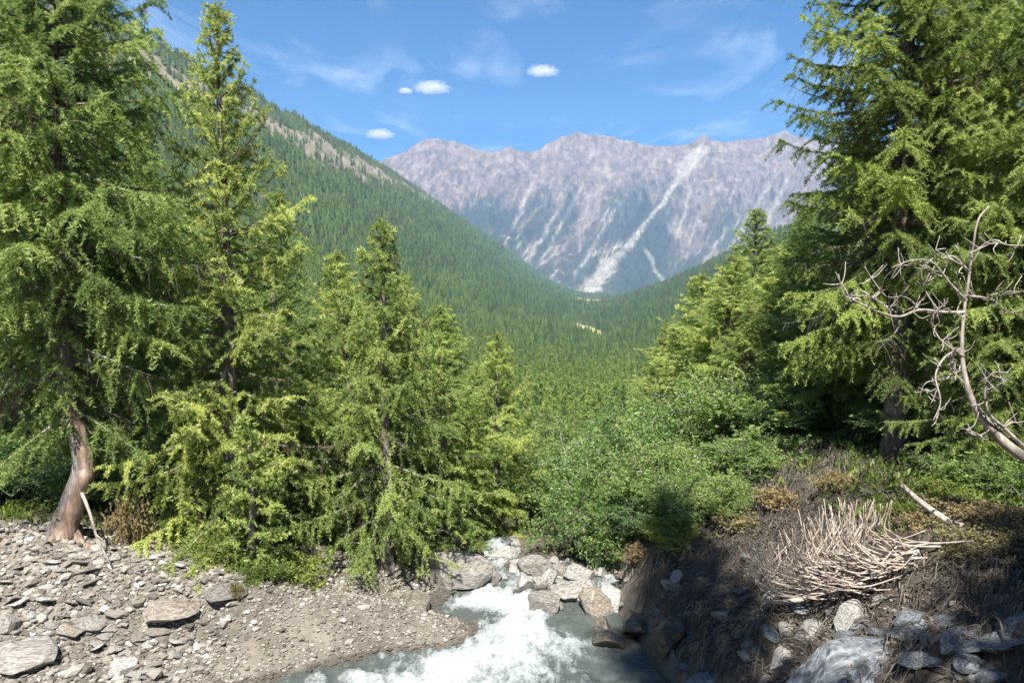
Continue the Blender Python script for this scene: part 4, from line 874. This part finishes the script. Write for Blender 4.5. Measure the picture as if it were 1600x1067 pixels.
# ------------------------------------------------------------------ dead tree on the right
def pix_tube(buf, pts, Y, w0, w1, n=None, sides=7, Yend=None):
    Ys = np.linspace(Y, Y if Yend is None else Yend, len(pts)); pp = np.array([P(a, b, q) for (a, b), q in zip(pts, Ys)])
    n = n or len(pts)*4; tube(buf, bez(pp, n), (np.linspace(w0, w1, n) if w1 is not None else w0)*Y/F/2, sides)
def dead_tree():
    r = np.random.default_rng(91); tr, br = Buf(), Buf()
    Y = 8.8
    end = P(1690, 775, 8.2)
    pix_tube(tr, [(1720, 800), (1640, 742), (1600, 714), (1568, 690), (1537, 655), (1517, 622), (1506, 580), (1503, 540), (1506, 490), (1513, 440), (1520, 390), (1528, 345), (1546, 322)], Y, np.interp(np.linspace(0, 1, 60), [0, .25, .4, .55, .7, 1], [19, 16, 11, 6.5, 4.5, 2.5]), None, 60, 9)
    tv, tf, _, _ = tr.arrays()
    e = bpy.data.objects.new('dead_tree', None); COL.objects.link(e); b = P(1700, 785, Y); bz = gz(b[0], b[1]); e.location = (b[0], b[1], bz)
    off = np.array(e.location)
    tag(e, 'bare dead tree bending up and left from the right edge with peeled pinkish wood', 'dead tree')
    B = [([(1600, 697), (1565, 672), (1545, 640), (1540, 605), (1552, 585), (1578, 580)], 9, 3), ([(1545, 612), (1560, 590), (1572, 592)], 4, 2),
         ([(1507, 488), (1475, 490), (1440, 487), (1405, 488), (1370, 484), (1338, 468), (1318, 452), (1312, 430)], 8, 2),
         ([(1400, 488), (1372, 470), (1345, 462), (1322, 472)], 4, 2), ([(1440, 487), (1415, 465), (1385, 462), (1365, 445), (1352, 420)], 5, 2), ([(1470, 490), (1450, 455), (1440, 425), (1455, 410)], 5, 2),
         ([(1500, 545), (1475, 560), (1462, 590), (1468, 630), (1462, 655)], 6, 2), ([(1503, 555), (1480, 540), (1462, 520), (1460, 495), (1475, 470)], 7, 2),
         ([(1520, 395), (1548, 378), (1575, 384), (1605, 388)], 6, 2), ([(1510, 462), (1545, 462), (1572, 478), (1605, 502)], 7, 2), ([(1545, 462), (1575, 455), (1600, 462)], 4, 2),
         ([(1506, 575), (1480, 588), (1452, 600), (1440, 620)], 5, 2), ([(1540, 683), (1518, 676), (1498, 664)], 5, 2), ([(1510, 470), (1480, 440), (1455, 420), (1420, 410), (1390, 418)], 6, 2),
         ([(1515, 425), (1490, 400), (1470, 398), (1450, 380)], 5, 2), ([(1508, 600), (1490, 575), (1488, 550)], 4, 2), ([(1555, 680), (1580, 660), (1600, 662)], 5, 2)]
    for pts, a, c in B:
        dy = r.uniform(-.6, .5); bb = Buf(); pix_tube(bb, [np.array(q)+r.normal(0, 3.5, 2) if k else np.array(q) for k, q in enumerate(pts)], Y, a*.72, c*.6, None, 5, Y+dy)
        P0 = [np.array(q) for q in pts]
        for j in range(len(pts)*3):
            k = int(r.integers(1, len(pts))); q0 = P0[k]*(.4)+P0[k-1]*.6; d = r.normal(0, 1, 2); d /= np.hypot(*d); l = r.uniform(12, 34)
            yy = Y+dy*k/len(pts); pix_tube(bb, [tuple(q0), tuple(q0+d*l*.5+r.normal(0, 3, 2)), tuple(q0+d*l+np.array([0, -5]))], yy, 2.0, .9, 6, 4, yy+r.normal(0, .15))
        bv, bf, _, _ = bb.arrays(); link('branch', make_mesh('dead_branch', bv-off, bf, DEADW, smooth=True), e)
    link('trunk', make_mesh('dead_trunk', tv-off, tf, PINKW, smooth=True), e)
dead_tree()

# comb of dead branches hanging on the right bank
def comb():
    r = np.random.default_rng(92); b = Buf()
    for i in range(82):
        u = r.uniform(0, 1)**.9; Y = 8.75+r.normal(0, .22)-.25*u
        tip = np.array([np.interp(u, [0, .2, .45, .7, 1], [1162, 1200, 1270, 1335, 1405]), np.interp(u, [0, .2, .45, .7, 1], [860, 838, 800, 782, 775])])+np.clip(r.normal(0, 12, 2), -20, 20)+np.array([-14, 6])*np.array([1, 1.3])
        base = np.array([np.interp(u, [0, .5, 1], [1345, 1395, 1462]), np.interp(u, [0, .5, 1], [912, 885, 850])])+r.normal(0, 20, 2)*np.array([1.2, .7])
        c = np.array([np.interp(u, [0, .5, 1], [1225, 1320, 1400]), np.interp(u, [0, .5, 1], [934, 890, 848])])+r.normal(0, 15, 2)
        pix_tube(b, [tuple(base), tuple(base*.3+c*.7+r.normal(0, 3, 2)), tuple(c*.5+tip*.5+np.array([-9, 13])), tuple(tip)], Y, r.uniform(1.5, 4.0), 1.1, 14, 5, Y+r.normal(0, .3))
        if r.random() < .6:
            q = c*.5+tip*.5; pix_tube(b, [tuple(q+[-6, 8]), tuple(q+[4, -8]), tuple(q+[r.normal(4, 8), -26])], Y, 2.6, 1.2, 6, 4)
    e = bpy.data.objects.new('dead_branches', None); COL.objects.link(e); x, y = 4.3, 9.0; e.location = (x, y, gz(x, y))
    tag(e, 'comb of thin pale dead branches curving up out of the right bank', 'dead branches')
    v, f, _, _ = b.arrays(); link('twigs', make_mesh('dead_twigs', v-np.array(e.location), f, ROOTW, smooth=True), e)
    s = Buf(); pix_tube(s, [(1620, 830), (1540, 842), (1470, 852), (1400, 885), (1335, 912), (1240, 938), (1195, 940)], 8.9, 22, 6, 30, 8, 8.8)
    v, f, _, _ = s.arrays(); link('stem', make_mesh('dead_stem', v-np.array(e.location), f, ROOTW, smooth=True), e)
comb()
def log():
    b = Buf(); pts = [(1408, 757), (1440, 785), (1478, 812), (1505, 824)]
    pix_tube(b, pts, 9.4, 7, 14, 14, 9, 9.0); v, f, _, _ = b.arrays(); me = make_mesh('log', v-P(1450, 790, 9.2), f, PINKW, smooth=True)
    o = link('log', me); o.location = P(1450, 790, 9.2); tag(o, 'short pale peeled log lying on the right bank above the dead branches', 'log')
    b = Buf(); pix_tube(b, [(128, 770), (140, 800), (152, 840), (172, 880)], 10.6, 6, 3, 14, 6, 10.2); pix_tube(b, [(150, 835), (165, 850), (160, 868)], 10.3, 3, 2, 8, 5)
    v, f, _, _ = b.arrays(); o = link('fallen_branch', make_mesh('fallen_branch', v-P(172, 880, 10.2), f, DEADW, smooth=True)); o.location = P(172, 880, 10.2)
    tag(o, 'thin bare grey branch leaning against the foot of the leaning larch', 'branch')
log()
# hair of thin roots on the face of the right bank
def roots():
    r = np.random.default_rng(93); b = Buf(); n = 1500
    for i in range(n):
        y = r.uniform(6.4, 13.2); d = r.uniform(.2, 2.9); x0 = float(np.interp(y, XRy, XRx))+d; l = .22*r.lognormal(0, .6)
        k = np.linspace(0, 1, 6); dx = -l*r.uniform(.35, 1.0); dy = -l*r.normal(.2, .8)
        xs, ys = x0+dx*k+.03*np.sin(k*5+i), y+dy*k; z = height(xs, ys, True)+.015+.09*np.sin(np.pi*k)*r.uniform(.2, 1.5)
        tube(b, np.stack([xs, ys, z], 1), np.linspace(.005*r.lognormal(0, .5), .002, 6), 4, cap=False)
    v, f, _, _ = b.arrays(); tag(link('exposed_roots', make_mesh('exposed_roots', v, f, DARKROOT, smooth=True)), 'tangle of thin bare roots matted over the face of the right bank', 'roots', kind='stuff')
roots()

def bank_grass():
    r = np.random.default_rng(94); n = 5200
    y = r.uniform(6.6, 13.6, n); d = r.uniform(.15, 3.6, n)**1.0; x = np.interp(y, XRy, XRx)+d
    ok = (fbm(x*1.2+5, y*1.2, 3) > -.05) & ((y > 8.6) | (d > 2.3) | (r.random(n) < .3)) & ((d > .5) | (r.random(n) < .5)); x, y = x[ok], y[ok]; z = height(x, y); n = len(x); k = 5
    pos = np.repeat(np.stack([x, y, z], 1), k, 0)+np.concatenate([r.normal(0, .05, (n*k, 2)), np.zeros((n*k, 1))], 1); m = len(pos)
    L_ = .11*r.lognormal(0, .45, (m, 1)); h = np.stack([-r.uniform(.1, 1.2, m), r.normal(-.1, .6, m)], 1)
    e = pos[:, :2]+h*L_; mid = pos[:, :2]+h*L_*.5
    ww = np.stack([-h[:, 1], h[:, 0], 0*h[:, 0]], 1); ww = unit(ww)*.006
    zm = height(mid[:, 0], mid[:, 1])+L_[:, 0]*r.uniform(.05, .7, m); ze = height(e[:, 0], e[:, 1])+L_[:, 0]*r.uniform(-.1, .5, m)
    M = np.column_stack([mid, zm]); E = np.column_stack([e, ze])
    v = np.stack([pos-ww, pos+ww, M+ww, M-ww, E], 1).reshape(-1, 3); i = np.arange(m)*5
    f = np.stack([np.stack([i, i+1, i+2], 1), np.stack([i, i+2, i+3], 1), np.stack([i+3, i+2, i+4], 1)], 1).reshape(-1, 3)
    tag(link('dry_grass', make_mesh('dry_grass', v, f, STRAW, tint=np.repeat(np.clip(np.repeat(r.normal(.45, .25, n), k)+r.normal(0, .1, m), 0, 1), 5))), 'dry brown grass matted over the face of the right bank', 'dry grass', kind='stuff')
bank_grass()

# ------------------------------------------------------------------ clouds and haze
def cloud(px, py, wpx, hpx, Y, label, seed):
    r = np.random.default_rng(seed); k = Y/F; c = P(px, py, Y); bm = bmesh.new()
    bmesh.ops.create_icosphere(bm, subdivisions=4, radius=1.0)
    v = np.array([q.co[:] for q in bm.verts]); f = np.array([[q.index for q in p.verts] for p in bm.faces]); bm.free()
    v[:, 2] = np.where(v[:, 2] < 0, v[:, 2]*.5, v[:, 2])
    v = v*(1+.28*fbm(v[:, 0]*2+seed, v[:, 2]*2+v[:, 1], 4))[:, None]*np.array([wpx*k/2, wpx*k/3, hpx*k/2])
    m = new_mat('cloud'); T = NT(m); tc = T.n('ShaderNodeTexCoord')
    g = T.n('ShaderNodeVectorMath', {0: tc.outputs['Object'], 1: (2/(wpx*k), 3/(wpx*k), 2/(hpx*k))}, operation='MULTIPLY'); ln = T.n('ShaderNodeVectorMath', {0: g.outputs[0]}, operation='LENGTH')
    n = T.n('ShaderNodeTexNoise', {'Vector': g.outputs[0], 'Scale': 3.2, 'Detail': 7, 'Roughness': .7})
    a = T.n('ShaderNodeMath', {0: n.outputs[0], 1: 2.1}, operation='MULTIPLY'); s = T.n('ShaderNodeMath', {0: a.outputs[0], 1: ln.outputs['Value']}, operation='SUBTRACT')
    d = T.n('ShaderNodeMapRange', {0: s.outputs[0], 1: .2, 2: .85, 3: 0, 4: 9/(wpx*k)})
    p = T.n('ShaderNodeVolumePrincipled', {'Color': (1, 1, 1, 1), 'Density': d.outputs[0], 'Anisotropy': .2, 'Emission Strength': 0}); T.n('ShaderNodeOutputMaterial', {'Volume': p.outputs[0]})
    o = link('cloud', make_mesh('cloud', v, f, m, smooth=True)); o.location = c; tag(o, label, 'cloud'); return o
cloud(675, 139, 66, 30, 16000, 'small white puff of cloud, largest of the pair above the left peak', 1)
cloud(634, 143, 26, 14, 16000, 'tiny faint wisp of cloud just left of the larger white puff', 2)
cloud(848, 113, 58, 26, 16000, 'small white cloud alone above the central peak', 3)
cloud(594, 211, 52, 22, 16000, 'small white cloud low over the crest of the left hillside', 4)
def haze():
    x0, x1, y0, y1, z0, z1 = -6000, 9500, -6700, 10300, -290, 1900
    v = [(x, y, z) for z in (z0, z1) for y in (y0, y1) for x in (x0, x1)]; f = [(0, 2, 3, 1), (4, 5, 7, 6), (0, 1, 5, 4), (2, 6, 7, 3), (0, 4, 6, 2), (1, 3, 7, 5)]
    m = new_mat('haze'); T = NT(m); p = T.n('ShaderNodeVolumePrincipled', {'Color': (.48, .66, 1, 1), 'Density': 5.8e-5, 'Anisotropy': .1}); T.n('ShaderNodeOutputMaterial', {'Volume': p.outputs[0]})
    tag(link('haze', make_mesh('haze', v, f, m)), kind='stuff', label='thin blue haze filling the valley air', cat='haze')
haze()
